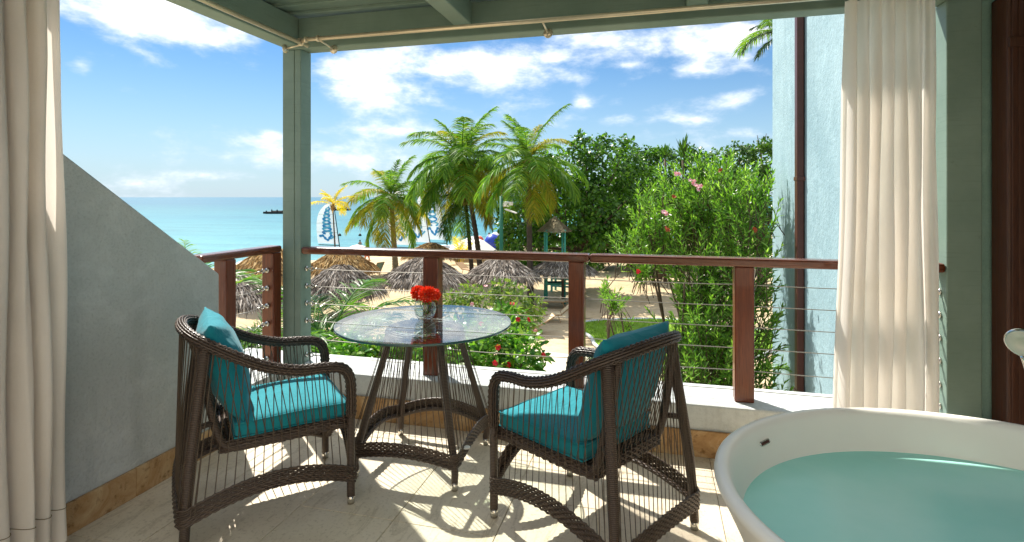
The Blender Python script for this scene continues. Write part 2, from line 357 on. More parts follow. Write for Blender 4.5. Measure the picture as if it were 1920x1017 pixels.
M['hibiscus'] = m_leaf('hibiscus', [hexc('#305a26'), hexc('#4a7a2c'), hexc('#669a38'), hexc('#96b254')], .28, .45, (1.2, 1.3, .45))
M['petal_red'] = m_leaf('petal_red', [hexc('#d8101c'), hexc('#e8283a'), hexc('#b80c18')], .5, .3, (1, .4, .4))
M['petal_pink'] = m_leaf('petal_pink', [hexc('#e8a8b4'), hexc('#f2ccd2'), hexc('#dc7a80')], .5, .3, (1, .8, .8))
M['petal_orange'] = m_leaf('petal_orange', [hexc('#e83c1c'), hexc('#f45a2c'), hexc('#d82a18'), hexc('#f87040')], .5, .25, (1, .5, .4))
M['petal_rust'] = m_leaf('petal_rust', [hexc('#a0522d'), hexc('#b5562f'), hexc('#8a3d22')], .6, .2, (1, .8, .6))
M['grass'] = m_leaf('grass', [hexc('#6f9a1c'), hexc('#86ad26'), hexc('#5b8518'), hexc('#a3bc34')], .6, .35, (1.2, 1.25, .4))
M['lawn'] = m_plain('lawn', hexc('#6d9020'), .9, var=.3, sc_=3)
M['white'] = m_plain('white', hexc('#e8e6e0'), .6, var=.04)
M['sail'] = m_plain('sail', hexc('#f0f0ee'), .7, var=.03, transl=.25)
M['blue_a'] = m_plain('blue_a', hexc('#2f8fc4'), .7, var=.1); M['blue_b'] = m_plain('blue_b', hexc('#5fb4cf'), .7, var=.1)
M['dark'] = m_plain('dark', hexc('#2a2826'), .7); M['pole_green'] = m_plain('pole_green', hexc('#1f6b4f'), .45, var=.1)
M['hut_green'] = m_plain('hut_green', hexc('#3f9c86'), .6); M['turq'] = m_plain('turq', hexc('#6fb39c'), .6)
M['deep_blue'] = m_plain('deep_blue', hexc('#1f3fae'), .4); M['orange'] = m_plain('orange', hexc('#e0603a'), .5)
M['red_cloth'] = m_plain('red_cloth', hexc('#d82a3a'), .7); M['skin'] = m_plain('skin', hexc('#b07c5e'), .55); M['hair'] = m_plain('hair', hexc('#2a1d16'), .6)
M['lounger'] = m_plain('lounger', hexc('#a3825c'), .7); M['lounger_fab'] = m_plain('lounger_fab', hexc('#d8c6a4'), .8); M['lounger_green'] = m_plain('lounger_green', hexc('#8aa596'), .7)
M['coconut'] = m_plain('coconut', hexc('#b5652b'), .6, var=.25); M['post_wood'] = m_plain('post_wood', hexc('#5b4a3c'), .9, var=.3, sc_=6)
M['pipe'] = m_paint('pipe', hexc('#4b2d26'), hexc('#573630'), .4); M['cream'] = m_plain('cream', hexc('#e3d0b0'), .7)
t = MT('towel'); v = t.coord(); wv = t.n('ShaderNodeTexWave', bands_direction='X'); wv.inputs['Scale'].default_value = 1.6; t.l(v, wv.inputs['Vector']); M['towel'] = t.pbr(t.ramp(wv.outputs['Fac'], [(.45, hexc('#3a6fc0')), (.55, hexc('#eeeeee'))]), .9)
t = MT('sand'); v = t.coord(src='World'); a = t.noise(v, .35, 6, .6); b = t.noise(v, 3.2, 5, .65); c_ = t.noise(v, 1.2, 3, .5)
k = t.ramp(a, [(.3, hexc('#bca684')), (.55, hexc('#cab797')), (.75, hexc('#d6c6a8'))]); k = t.mix(t.ramp(b, [(.3, G(.4,.4,.4)), (.5, G(0,0,0))]), k, hexc('#9a825c'))
M['sand'] = t.pbr(k, .95, spec=.1, nrm=t.bump(b, .6, .08, t.bump(c_, .6, .15)))
t = MT('path'); v = t.coord(src='World'); a = t.noise(v, 1.5, 6, .6); M['path'] = t.pbr(t.ramp(a, [(.3, hexc('#c9bda6')), (.7, hexc('#dcd2be'))]), .85, spec=.2)
t = MT('sea'); v = t.coord(src='World'); vb = t.coord((.35, 1, 1), src='World', rot=(0, 0, -.25)); a = t.noise(vb, .012, 5, .6)
gd = t.n('ShaderNodeSeparateXYZ'); t.l(v, gd.inputs[0]); mm = t.n('ShaderNodeMapRange'); mm.inputs[1].default_value = 40; mm.inputs[2].default_value = 420; t.l(gd.outputs[1], mm.inputs[0])
c1 = t.ramp(mm.outputs[0], [(0, hexc('#579499')), (.2, hexc('#3a7f8b')), (.6, hexc('#2f6f7e')), (1, hexc('#2b667d'))])
k = t.mix(t.ramp(a, [(.48, G(0,0,0)), (.66, G(.55,.55,.55))]), c1, hexc('#256f86'))
b = t.noise(t.coord((.6, 1, 1), src='World', rot=(0, 0, -.25)), 1.1, 5, .6); b2 = t.noise(t.coord((.16, 1, 1), src='World', rot=(0, 0, -.25)), .22, 7, .7); k = t.mix(t.ramp(b2, [(.46, G(0,0,0)), (.62, G(.45,.45,.45))]), k, hexc('#22596c'))
M['sea'] = t.pbr(k, .4, spec=.12, nrm=t.bump(b, .6, .4))
def m_glass(name, tint, boost=1.0, rough=0.0):
    t = MT(name); tr = t.n('ShaderNodeBsdfTransparent'); tr.inputs[0].default_value = tint; gl = t.n('ShaderNodeBsdfGlossy'); gl.inputs['Roughness'].default_value = rough
    ge = t.n('ShaderNodeNewGeometry'); dt = t.n('ShaderNodeVectorMath', operation='DOT_PRODUCT'); t.l(ge.outputs['Incoming'], dt.inputs[0]); t.l(ge.outputs['Normal'], dt.inputs[1])
    def mm_(op, a, b=None):
        x = t.n('ShaderNodeMath', operation=op)
        for i, q in enumerate((a, b)):
            if q is None: continue
            if isinstance(q, (int, float)): x.inputs[i].default_value = q
            else: t.l(q, x.inputs[i])
        return x.outputs[0]
    sch = mm_('ADD', mm_('MULTIPLY', mm_('POWER', mm_('SUBTRACT', 1.0, mm_('ABSOLUTE', dt.outputs['Value'])), 5.0), .96), .04)
    m2 = t.n('ShaderNodeMath', operation='MULTIPLY', use_clamp=True); m2.inputs[1].default_value = boost; t.l(sch, m2.inputs[0])
    mx = t.n('ShaderNodeMixShader'); t.l(m2.outputs[0], mx.inputs[0]); t.l(tr.outputs[0], mx.inputs[1]); t.l(gl.outputs[0], mx.inputs[2]); t.l(mx.outputs[0], t.o.inputs[0]); return t.m
M['glass'] = m_glass('glass', (.93, .97, .95, 1), 1.15)
M['vase_glass'] = m_glass('vase_glass', (.95, .97, .96, 1), 1.3)
M['glass_edge'] = m_plain('glass_edge', hexc('#2f5450'), .1, var=.1, spec=.8)
M['vase_water'] = m_glass('vase_water', (.90, .95, .92, 1), 1.0)

# ================================================================== GROUND, SEA
GZ = -3.9; SEAZ = -4.75
SA = Vector((-36.2, 42.2)); SB = Vector((-25.6, 54.0)); sdir = (SB-SA).normalized(); snrm = Vector((sdir.y, -sdir.x))
def inland(x, y): return (Vector((x, y))-SA).dot(snrm)+1.2*math.sin((Vector((x, y))-SA).dot(sdir)*.12)
def ground_z(x, y):
    s_ = inland(x, y)
    if s_ > 9: return GZ
    if s_ > -2: k_ = (s_+2)/11; return -4.95+(GZ+4.95)*(k_*k_*(3-2*k_))
    return max(-12, -4.95+(s_+2)*.1)
mb = MB()
xs = [-12000, -3000, -800, -300, -150]+[-90+2.5*i for i in range(53)]+[60, 100, 200, 800, 3000, 12000]
ys = [-60, -20, 0, 3]+[6+2*i for i in range(42)]+[100, 130, 180, 300, 800, 3000, 12000, 30000]
for y in ys:
    for x in xs: mb.v.append((x, y, ground_z(x, y)+(.04*math.sin(x*1.3+y*.7)*math.sin(y*.9-x*.4) if inland(x, y) > 9 and abs(x) < 90 else 0)))
nx = len(xs)
for j in range(len(ys)-1):
    for i in range(nx-1): mb.f.append((j*nx+i, j*nx+i+1, (j+1)*nx+i+1, (j+1)*nx+i))
tag(mb.build('ground', M['sand'], smooth=True), 'pale beach sand running from the garden to the sea', 'sand', kind='structure')
tag(MB().box(-20000, 20, SEAZ-.002, 20000, 30000, SEAZ).build('sea', M['sea']), 'calm turquoise sea reaching to the horizon', 'sea', kind='structure')
# path and lawn
mb = MB()
pth = [(-5.2, 6), (-4.9, 12), (-4.4, 16), (-4.1, 18.6)]; pr = [(-2.6, 6), (-2.3, 12), (-1.9, 16), (-1.9, 18.2)]
for a, b in zip(pth, pr): mb.v += [(a[0], a[1], GZ+.07), (b[0], b[1], GZ+.07)]
mb.f = [(2*i, 2*i+1, 2*i+3, 2*i+2) for i in range(3)]
tag(mb.build('path', M['path']), 'pale concrete garden path below the balcony', 'path', kind='structure')
LC = Vector((.75, 21.7)); LA, LB = 3.7, 2.9
def lawn_pt(a, k=1.0): rr = 1+.08*math.sin(3*a+.6)+.05*math.sin(5*a); return LC.x+LA*rr*k*math.cos(a), LC.y+LB*rr*k*math.sin(a)
mb = MB(); mb.v.append((LC.x, LC.y, GZ+.12))
for i in range(48): mb.v.append(lawn_pt(2*PI*i/48)+(GZ+.08,))
mb.f = [(0, 1+i, 1+(i+1) % 48) for i in range(48)]
tag(mb.build('lawn', M['lawn']), 'small bright green lawn beside the path', 'lawn', kind='structure')
mb = MB(); mb.tube([lawn_pt(2*PI*i/48, 1.02)+(GZ+.06,) for i in range(48)], .07, 6, closed=True)
tag(mb.build('lawn_kerb', M['kerb_white'], smooth=True), 'pale concrete edging round the lawn', 'kerb', kind='structure')
mb = MB(); rg = random.Random(3)
for i in range(9000):
    a = rg.random()*2*PI; k_ = math.sqrt(rg.random())*.99; x, y = lawn_pt(a, k_)
    mb.blade((x, y, GZ+.08), (rg.gauss(0, .35), rg.gauss(0, .35), 1), (rg.gauss(0, 1), rg.gauss(0, 1), 0), rg.uniform(.05, .12), .02, 0, seg=1, base=1)
tag(mb.build('grass', M['grass']), 'short grass blades of the small lawn', 'grass', kind='stuff')

# ================================================================== BALCONY
XL, XR2, YF = -2.365, 1.61, 3.16
fl = MB().box(-2.9, -2.0, -.25, 3.2, 3.16, -.012).build('floor', M['grout']); tag(fl, 'balcony floor of pale limestone tiles', 'floor', kind='structure')
TW, TL = .46, .92; tcache = {}
stag = [.85, .46, .355, .0, .31, .62]
for ci in range(-1, 12):
    x0 = -2.48+TW*(ci); x1 = x0+TW
    x0c, x1c = max(x0, -2.60), min(x1, 2.6)
    if x1c-x0c < .05: continue
    off = {0: 1.77, 1: 2.42, 2: 2.195}.get(ci, 2.195+stag[ci % 6])
    y = off-4*TL
    while y < YF:
        a, b = max(y, -1.5), min(y+TL, YF-.004)
        if b-a > .03 and b > -1.5:
            kx, ky = round(x1c-x0c, 3), round(b-a, 3)
            if (kx, ky) not in tcache:
                tcache[(kx, ky)] = MB().box(.0015, .0015, -.014, kx-.0015, ky-.0015, 0).mesh('tile', M['tile'], False)
            put('tile', tcache[(kx, ky)], fl, (x0c, a, random.uniform(-.0006, .0006)), bevel=.002)
        y += TL
# left wall with sloped top
lw = empty('side_wall', (XL, 1.5, 0)); tag(lw, 'grey blue stucco side wall with a sloping top beside left chair', 'wall')
mb = MB(); prof = [(-1.5, 0), (2.6, 0), (2.6, .972), (1.748, 1.587), (.6, 2.42), (-1.5, 2.42)]
x0, x1 = XL-.26, XL; n_ = len(prof)
mb.v = [(x1-XL, y-1.5, z) for y, z in prof]+[(x0-XL, y-1.5, z) for y, z in prof]
mb.f = [tuple(range(n_)), tuple(reversed(range(n_, 2*n_)))]+[(i, i+n_, (i+1) % n_+n_, (i+1) % n_) for i in range(n_)]
mb.build('wall_body', M['stucco_blue'], lw, bevel=.012)
def skirting(parent, segs, org):
    for (a, b, c_, d, e, f_) in segs:
        MB().box(a-org[0], b-org[1], c_-org[2], d-org[0], e-org[1], f_-org[2]).build('skirting_stone', M['travertine'], parent, bevel=.003)
y = -.6; sg = []
for ln in (.5, .62, .55, .58, .42, .52, .3, .26): sg.append((XL+.001, y+.0015, .0, XL+.018, y+ln-.0015, .132+random.uniform(-.002, .002))); y += ln
skirting(lw, sg, (XL, 1.5, 0))
# front low wall
fw = empty('parapet_wall', (0, YF, 0)); tag(fw, 'low white rendered wall under the front railing', 'wall')
mb = MB().box(-2.95, 0, -.6, 1.6, .36, .278); mb.build('wall_body', M['kerb_white'], fw, bevel=.012)
x = -2.34; sg = []
for ln in (.5, .62, .55, .66, .5, .6, .55): 
    sg.append((x+.0015, YF-.018, .0, min(x+ln, 1.55)-.0015, YF-.001, .142+random.uniform(-.003, .003))); x += ln
skirting(fw, sg, (0, YF, 0))
# left return low wall (carries the side railing)
lf = empty('side_parapet', (-2.48, 2.9, 0)); tag(lf, 'low white wall under the short left railing', 'wall')
MB().box(-.16, -.30, -.6, .115, .258, .27).build('wall_body', M['kerb_white'], lf, bevel=.01)

# railing along the front
YR = 3.24
rl = empty('railing', (0, YR+.05, .278)); tag(rl, 'front balcony railing of dark red wood with six steel cables', 'railing')
def RB(mb): mb.v = [(x, y-(YR+.05), z-.278) for x, y, z in mb.v]; return mb
RZ = 1.066
RB(MB().box(-2.298, YR, RZ-.048, -.375, YR+.10, RZ)).build('top_rail', M['red_wood_x'], rl, bevel=.012)
RB(MB().box(-.373, YR, RZ-.048, 1.412, YR+.10, RZ)).build('top_rail', M['red_wood_x'], rl, bevel=.012)
k_ = YR/3.40
for (a, b) in ((-1.491, -1.385), (-.522, -.425), (.441, .546)):
    RB(MB().box(a*k_, YR+.005, .2785, b*k_, YR+.095, RZ-.047)).build('post', M['red_wood_z'], rl, bevel=.006)
CZ = [.915, .797, .68, .562, .44, .33]
def bolt_bm(mb, p, d):
    p = Vector(p); d = Vector(d)
    mb.tube([p, p+d*.008], .017, 12); mb.tube([p+d*.008, p+d*.03], .007, 8)
    q = p+d*.042; side = Vector((0, 0, 1)); mb.tube([q+(d*math.cos(a)+side*math.sin(a))*.013 for a in [2*PI*i/12 for i in range(12)]], .0045, 6, closed=True)
    mb.tube([q+d*.008, q+d*.06], [.005, .0035], 6); return mb
for z in CZ:
    sag = random.uniform(.002, .008)
    mb = MB(); pts = []
    ends = [-2.245, -1.37, -.45, .47, 1.36]
    for a, b in zip(ends, ends[1:]):
        for i in range(6): t_ = i/6; pts.append((a+(b-a)*t_, YR+.06, z-sag*4*t_*(1-t_)))
    pts.append((ends[-1], YR+.06, z)); RB(mb.tube(pts, .0024, 6)).build('cable', M['cable'], rl, smooth=True)
    RB(bolt_bm(MB(), (-2.299, YR+.06, z), (1, 0, 0))).build('eye_bolt', M['steel'], rl, smooth=True)
    RB(bolt_bm(MB(), (1.413, YR+.06, z), (-1, 0, 0))).build('eye_bolt', M['steel'], rl, smooth=True)
# short left railing
ll = empty('side_railing', (-2.48, 2.9, .27)); tag(ll, 'short left railing of red wood running back to the side wall', 'railing')
def LB_(mb): mb.v = [(x+2.48, y-2.9, z-.27) for x, y, z in mb.v]; return mb
LB_(MB().beam((-2.49, 2.55, 1.052), (-2.49, 3.238, 1.052), .10, .046)).build('top_rail', M['red_wood_y'], ll, bevel=.012)
LB_(MB().box(-2.535, 2.74, .271, -2.445, 2.82, 1.028)).build('post', M['red_wood_z'], ll, bevel=.006)
LB_(MB().box(-2.535, 3.155, .271, -2.445, 3.237, 1.028)).build('post', M['red_wood_z'], ll, bevel=.006)
for z in CZ:
    LB_(bolt_bm(MB(), (-2.49, 3.154, z), (0, -1, 0))).build('eye_bolt', M['steel'], ll, smooth=True)
    LB_(MB().tube([(-2.49, 3.11, z), (-2.49, 2.97, z-.006), (-2.49, 2.821, z)], .0024, 6)).build('cable', M['cable'], ll, smooth=True)

# pergola
pg = empty('pergola', (-2.37, 3.3, .278)); tag(pg, 'sage green painted timber pergola over the balcony', 'pergola')
def PB(mb): mb.v = [(x+2.37, y-3.3, z-.278) for x, y, z in mb.v]; return mb
ZB = 2.39
PB(MB().box(-2.44, YR, .2785, -2.3475, 3.36, ZB)).build('post', M['green'], pg, bevel=.006)
PB(MB().box(-2.3465, YR+.002, .2785, -2.30, 3.358, ZB)).build('post', M['green'], pg, bevel=.004)
PB(MB().box(1.414, YR, .2785, 1.567, 3.37, ZB)).build('post', M['green'], pg, bevel=.006)
PB(MB().box(-2.44, YR-.001, ZB+.001, 2.7, 3.362, 2.60)).build('front_beam', M['green'], pg, bevel=.008)
PB(MB().box(-2.442, 1.0, ZB+.02, -2.31, YR-.003, 2.598)).build('side_beam', M['green'], pg, bevel=.008)
for x in (-1.2, .165, 1.53): PB(MB().box(x, 1.0, 2.455, x+.112, YR-.003, 2.597)).build('joist', M['green'], pg, bevel=.008)
PB(MB().box(-2.46, .90, 2.40, 2.7, .998, 2.598)).build('rear_beam', M['green'], pg, bevel=.008)  # roof cut short here, out of view, to let in more light
yy = YR+.09; i = 0
while yy > 1.1:
    mb = MB().box(-2.46, -.1535, -.011, 2.7, 0, .011)
    o = PB(MB()).build('slat', None, pg) if False else mb.build('slat', M['green'], pg, bevel=.004)
    o.location = (2.37, yy-3.3, 2.632-.278); o.rotation_euler = (R(7), 0, 0)
    yy -= .151 if i else .156; i += 1
hw = empty('bounce_wall', (0, -1.6, 0)); tag(hw, 'unseen cream house wall added behind the balcony to bounce sunlight', 'house')  # unseen wall added to bounce sunlight into the shade
MB().box(-2.9, -.3, 0, -1.0, 0, 3.3).build('wall', M['cream_wall'], hw); MB().box(1.0, -.3, 0, 3.2, 0, 3.3).build('wall', M['cream_wall'], hw); MB().box(-1.0, -.3, 2.2, 1.0, 0, 3.3).build('wall', M['cream_wall'], hw)
MB().box(-.99, -.2, 0, .99, -.12, 2.195).build('door', M['cream'], hw, bevel=.01)
PB(MB().box(-2.455, .92, 2.662, 2.69, YR+.085, 2.676)).build('light_stop_board', M['green'], pg)  # hidden board added above the slats to stop sun through their gaps
# right wall return, wood jambs
rw = MB().box(1.569, 3.29, -.3, 2.7, 3.45, 2.388).build('end_wall', M['green_wall']); tag(rw, 'sage stucco strip of wall between green post and brown frame', 'wall')
dj = empty('door_frame', (1.715, 3.18, 0)); tag(dj, 'dark brown grooved timber frame at the right edge', 'door frame')
fr = MB(); 
MB().box(-.10, -.05, 0, .34, .09, 2.37).build('jamb', M['brown_wood'], dj, bevel=.01)
for i in range(5): MB().beam((-.078+i*.026, -.053, .0), (-.078+i*.026, -.053, 2.36), .016, .005, up=(0, 1, 0)).build('moulding', M['brown_wood'], dj, bevel=.004)
MB().beam((-.105, -.068, 2.13), (.30, -.068, 2.13), .012, .045).build('hinge_band', M['brown_wood'], dj, bevel=.003)
MB().box(.30, -2.6, .02, .345, -.06, 2.35).build('shade_leaf', M['brown_wood'], dj, bevel=.006)  # out-of-view leaf added to shade the right post and frame
dl = empty('sun_block_shutter', (-2.32, 1.0, 0)); tag(dl, 'brown timber shutter added behind the left curtain to block the sun', 'shutter')  # hidden timber panel, widened from the jamb to keep sun off the curtain
MB().box(-.02, -.45, .02, .018, .60, 2.37).build('panel', M['brown_wood'], dl, bevel=.006)
for y_ in (-.45, .535): MB().box(.019, y_, .02, .032, y_+.065, 2.37).build('stile', M['brown_wood'], dl, bevel=.004)

# neighbouring house wall
nw = empty('neighbour_house', (1.75, 7, GZ)); tag(nw, 'bright pale blue stucco house wall right of the oleander', 'house')
MB().box(0, -3.45, 0, 4.5, 2.317, 9.5).build('wall', M['stucco_bright'], nw, bevel=.02)
mb = MB().box(-.092, .36, 0, -.012, .49, 9.3); dp = mb.build('downpipe', M['pipe'], nw, bevel=.012)
for z in (2.9, 5.5, 7.6): MB().box(-.098, .345, z, -.002, .505, z+.05).build('bracket', M['pipe'], dp, bevel=.004)

# curtain rods and curtains
def rod(name, a, b, label, rings, flange):
    a = Vector(a); b = Vector(b); e = empty(name, a); tag(e, label, 'curtain rod')
    d = (b-a); MB().tube([Vector(), d], .0135, 12).build('rod', M['brass'], e, smooth=True)
    for t_ in rings:
        p = d*t_; u = d.normalized()
        MB().tube([p-u*.006, p+u*.006], .021, 14).build('ring', M['brass'], e, smooth=True)
    for t_ in flange:
        p = d*t_; q = Vector((0, 0, 0)); s_ = Vector((0, 1, 0)) if abs(d.x) > abs(d.y) else Vector((-1, 0, 0))
        ln = (YR-.002-a.y) if abs(d.x) > abs(d.y) else (a.x+2.31)
        m2 = MB(); m2.tube([p+Vector((0,0,-.012)), p+Vector((0, 0, -.03))+s_*ln], .006, 8); m2.tube([p+Vector((0, 0, -.03))+s_*(ln-.006), p+Vector((0, 0, -.03))+s_*ln], .028, 14)
        m2.build('bracket', M['brass'], e, smooth=True)
    return e
rod('front_curtain_rod', (-2.2, 3.08, 2.40), (2.2, 3.08, 2.40), 'long brass rod along the front beam carrying the right curtain', (.012, .032), (.035, .36, .93))
rod('side_curtain_rod', (-2.19, 3.16, 2.385), (-2.19, .9, 2.385), 'brass rod under the left beam carrying the left curtain', (.03,), (.03, .5))
def curtain(name, label, org, axis, wtop, wbot, z0, z1, n, amp, seed, rows=36):
    rg = random.Random(seed); cols_ = n*16; e = empty(name, org); tag(e, label, 'curtain')
    ph = [rg.uniform(-.5, .5) for _ in range(n+2)]; am = [rg.uniform(.55, 1.25) for _ in range(n+2)]; mb = MB()
    ax = Vector(axis); pr_ = Vector((-ax.y, ax.x, 0))
    for j in range(rows+1):
        t_ = j/rows; z = z1+(z0-z1)*t_; wd = wtop[1]-wtop[0]; c0 = wtop[0]+(wbot[0]-wtop[0])*t_**1.3; c1 = wtop[1]+(wbot[1]-wtop[1])*t_**1.3
        for i in range(cols_+1):
            u = i/cols_; f_ = u*n; k_ = int(f_); fr_ = f_-k_
            a_ = am[k_]*(1-fr_)+am[k_+1]*fr_; p_ = ph[k_]*(1-fr_)+ph[k_+1]*fr_
            s_ = math.sin(2*PI*(f_+p_*(.3+.7*t_)*.5)); s_ = math.copysign(abs(s_)**.75, s_)
            flare = (.55+.45*min(1, t_*5))*(1+.15*t_)
            off = amp*a_*s_*flare+.012*math.sin(3.1*t_*PI+k_*1.7)
            al = c0+(c1-c0)*u+.35*amp*math.cos(2*PI*(f_+p_))*.6*flare
            q = ax*al+pr_*off; mb.v.append((q.x, q.y, z-org[2]))
    for j in range(rows):
        for i in range(cols_): a_ = j*(cols_+1)+i; mb.f.append((a_, a_+1, a_+cols_+2, a_+cols_+1))
    o = mb.build('cloth', M['curtain'], e, smooth=True)
    # hem stitching and heading tape
    def row(j, push): return [Vector(mb.v[j*(cols_+1)+i])+pr_*push for i in range(cols_+1)]
    h = MB(); h.tube(row(rows-2, -.0035), .0016, 4); h.tube(row(rows-2, .005), .0016, 4); h.build('hem_stitching', M['grout'], o)
    for i in range(n): 
        p = Vector(mb.v[int((i+.5)/n*cols_)]); MB().tube([p, p+Vector((0, 0, .03)), Vector((p.x, p.y, z1-org[2]+.045))], .004, 6).build('hook', M['steel'], e)
    return e
curtain('curtain', 'cream curtain hanging in folds on the right above the bathtub', (1.08, 3.08, 0), (1, 0, 0), (-.17, .21), (-.225, .225), .03, 2.378, 7, .040, 5)
curtain('curtain', 'cream curtain hanging in folds at the left edge by the side wall', (-2.22, 1.45, 0), (0, 1, 0), (-.32, .165), (-.32, .185), .09, 2.36, 8, .042, 11)

# ================================================================== FURNITURE
def weave_flat(mb, pts, ups, nrms, h, ns, r, amp, wl):
    """undulating strands laid across a band: pts centre line"""
    d = [0.0]
    for a, b in zip(pts, pts[1:]): d.append(d[-1]+(b-a).length)
    for k in range(ns):
        o_ = (k+.5)/ns*h-h/2
        mb.tube([p+u*o_+n_*(amp*math.sin(2*PI*s_/wl+PI*k)) for p, u, n_, s_ in zip(pts, ups, nrms, d)], r, 5)
def weave_tube(mb, pts, rad, ns, r, amp, wl):
    d = [0.0]
    for a, b in zip(pts, pts[1:]): d.append(d[-1]+(b-a).length)
    m = len(pts); u = None; fr_ = []
    for i in range(m):
        t_ = (pts[min(m-1, i+1)]-pts[max(0, i-1)]).normalized()
        if u is None: u = t_.orthogonal().normalized()
        u = (u-t_*u.dot(t_)).normalized(); fr_.append((u.copy(), t_.cross(u)))
    for k in range(ns):
        out_ = []
        for i in range(m):
            a = 2*PI*k/ns
            rr = rad+amp*math.sin(2*PI*d[i]/wl+PI*k); out_.append(pts[i]+(fr_[i][0]*math.cos(a)+fr_[i][1]*math.sin(a))*rr)
        mb.tube(out_, r, 4)
def arch_side(a, b, zc, rise, n=18, bow=.0):
    a = Vector(a); b = Vector(b); d = (b-a); nr = Vector((d.y, -d.x, 0)).normalized(); o = []
    for i in range(n+1):
        t_ = i/n; p = a+d*t_+nr*(bow*math.sin(PI*t_)); p.z = zc+rise*math.sin(PI*t_)**.9; o.append(p)
    return o
def leg(mb, cap, pts, r):
    mb.tube(pts, r, 10)

def band_ring(parent, corners, zc, rises, h, bow):
    """woven arched apron round the feet; returns the sides' point lists"""
    mb = MB(); core = MB(); sides = []; c_ = sum((Vector(c) for c in corners), Vector())/len(corners)
    for a, b, rise in zip(corners, corners[1:]+corners[:1], rises):
        s_ = resample(arch_side(a, b, zc, rise, 24, bow), .011); sides.append(s_)
    allp = [p for s_ in sides for p in s_[:-1]]; allp.append(allp[0])
    # round the corners a little
    for _ in range(3): allp = [allp[0]]+[(allp[i-1]+allp[i]*2+allp[i+1])/4 for i in range(1, len(allp)-1)]+[allp[-1]]
    nr = []
    for i, p in enumerate(allp):
        t_ = (allp[(i+1) % (len(allp)-1)]-allp[i-1]); n_ = Vector((t_.y, -t_.x, 0)); nr.append(n_.normalized() if n_.length > 1e-6 else Vector((1, 0, 0)))
    if (allp[3]-c_).dot(nr[3]) < 0: nr = [-x for x in nr]
    ups = [Vector((0, 0, 1)) for _ in allp]
    weave_flat(mb, [p+n_*.017 for p, n_ in zip(allp, nr)], ups, nr, h, 8, .0050, .0040, .032)
    mb.build('woven_apron', M['wicker'], parent, smooth=True)
    core.tube([p-Vector((0, 0, h*.32)) for p in allp[:-1]], .012, 8, closed=True); core.build('apron_tube', M['wicker_wrap'], parent, smooth=True)
    return sides

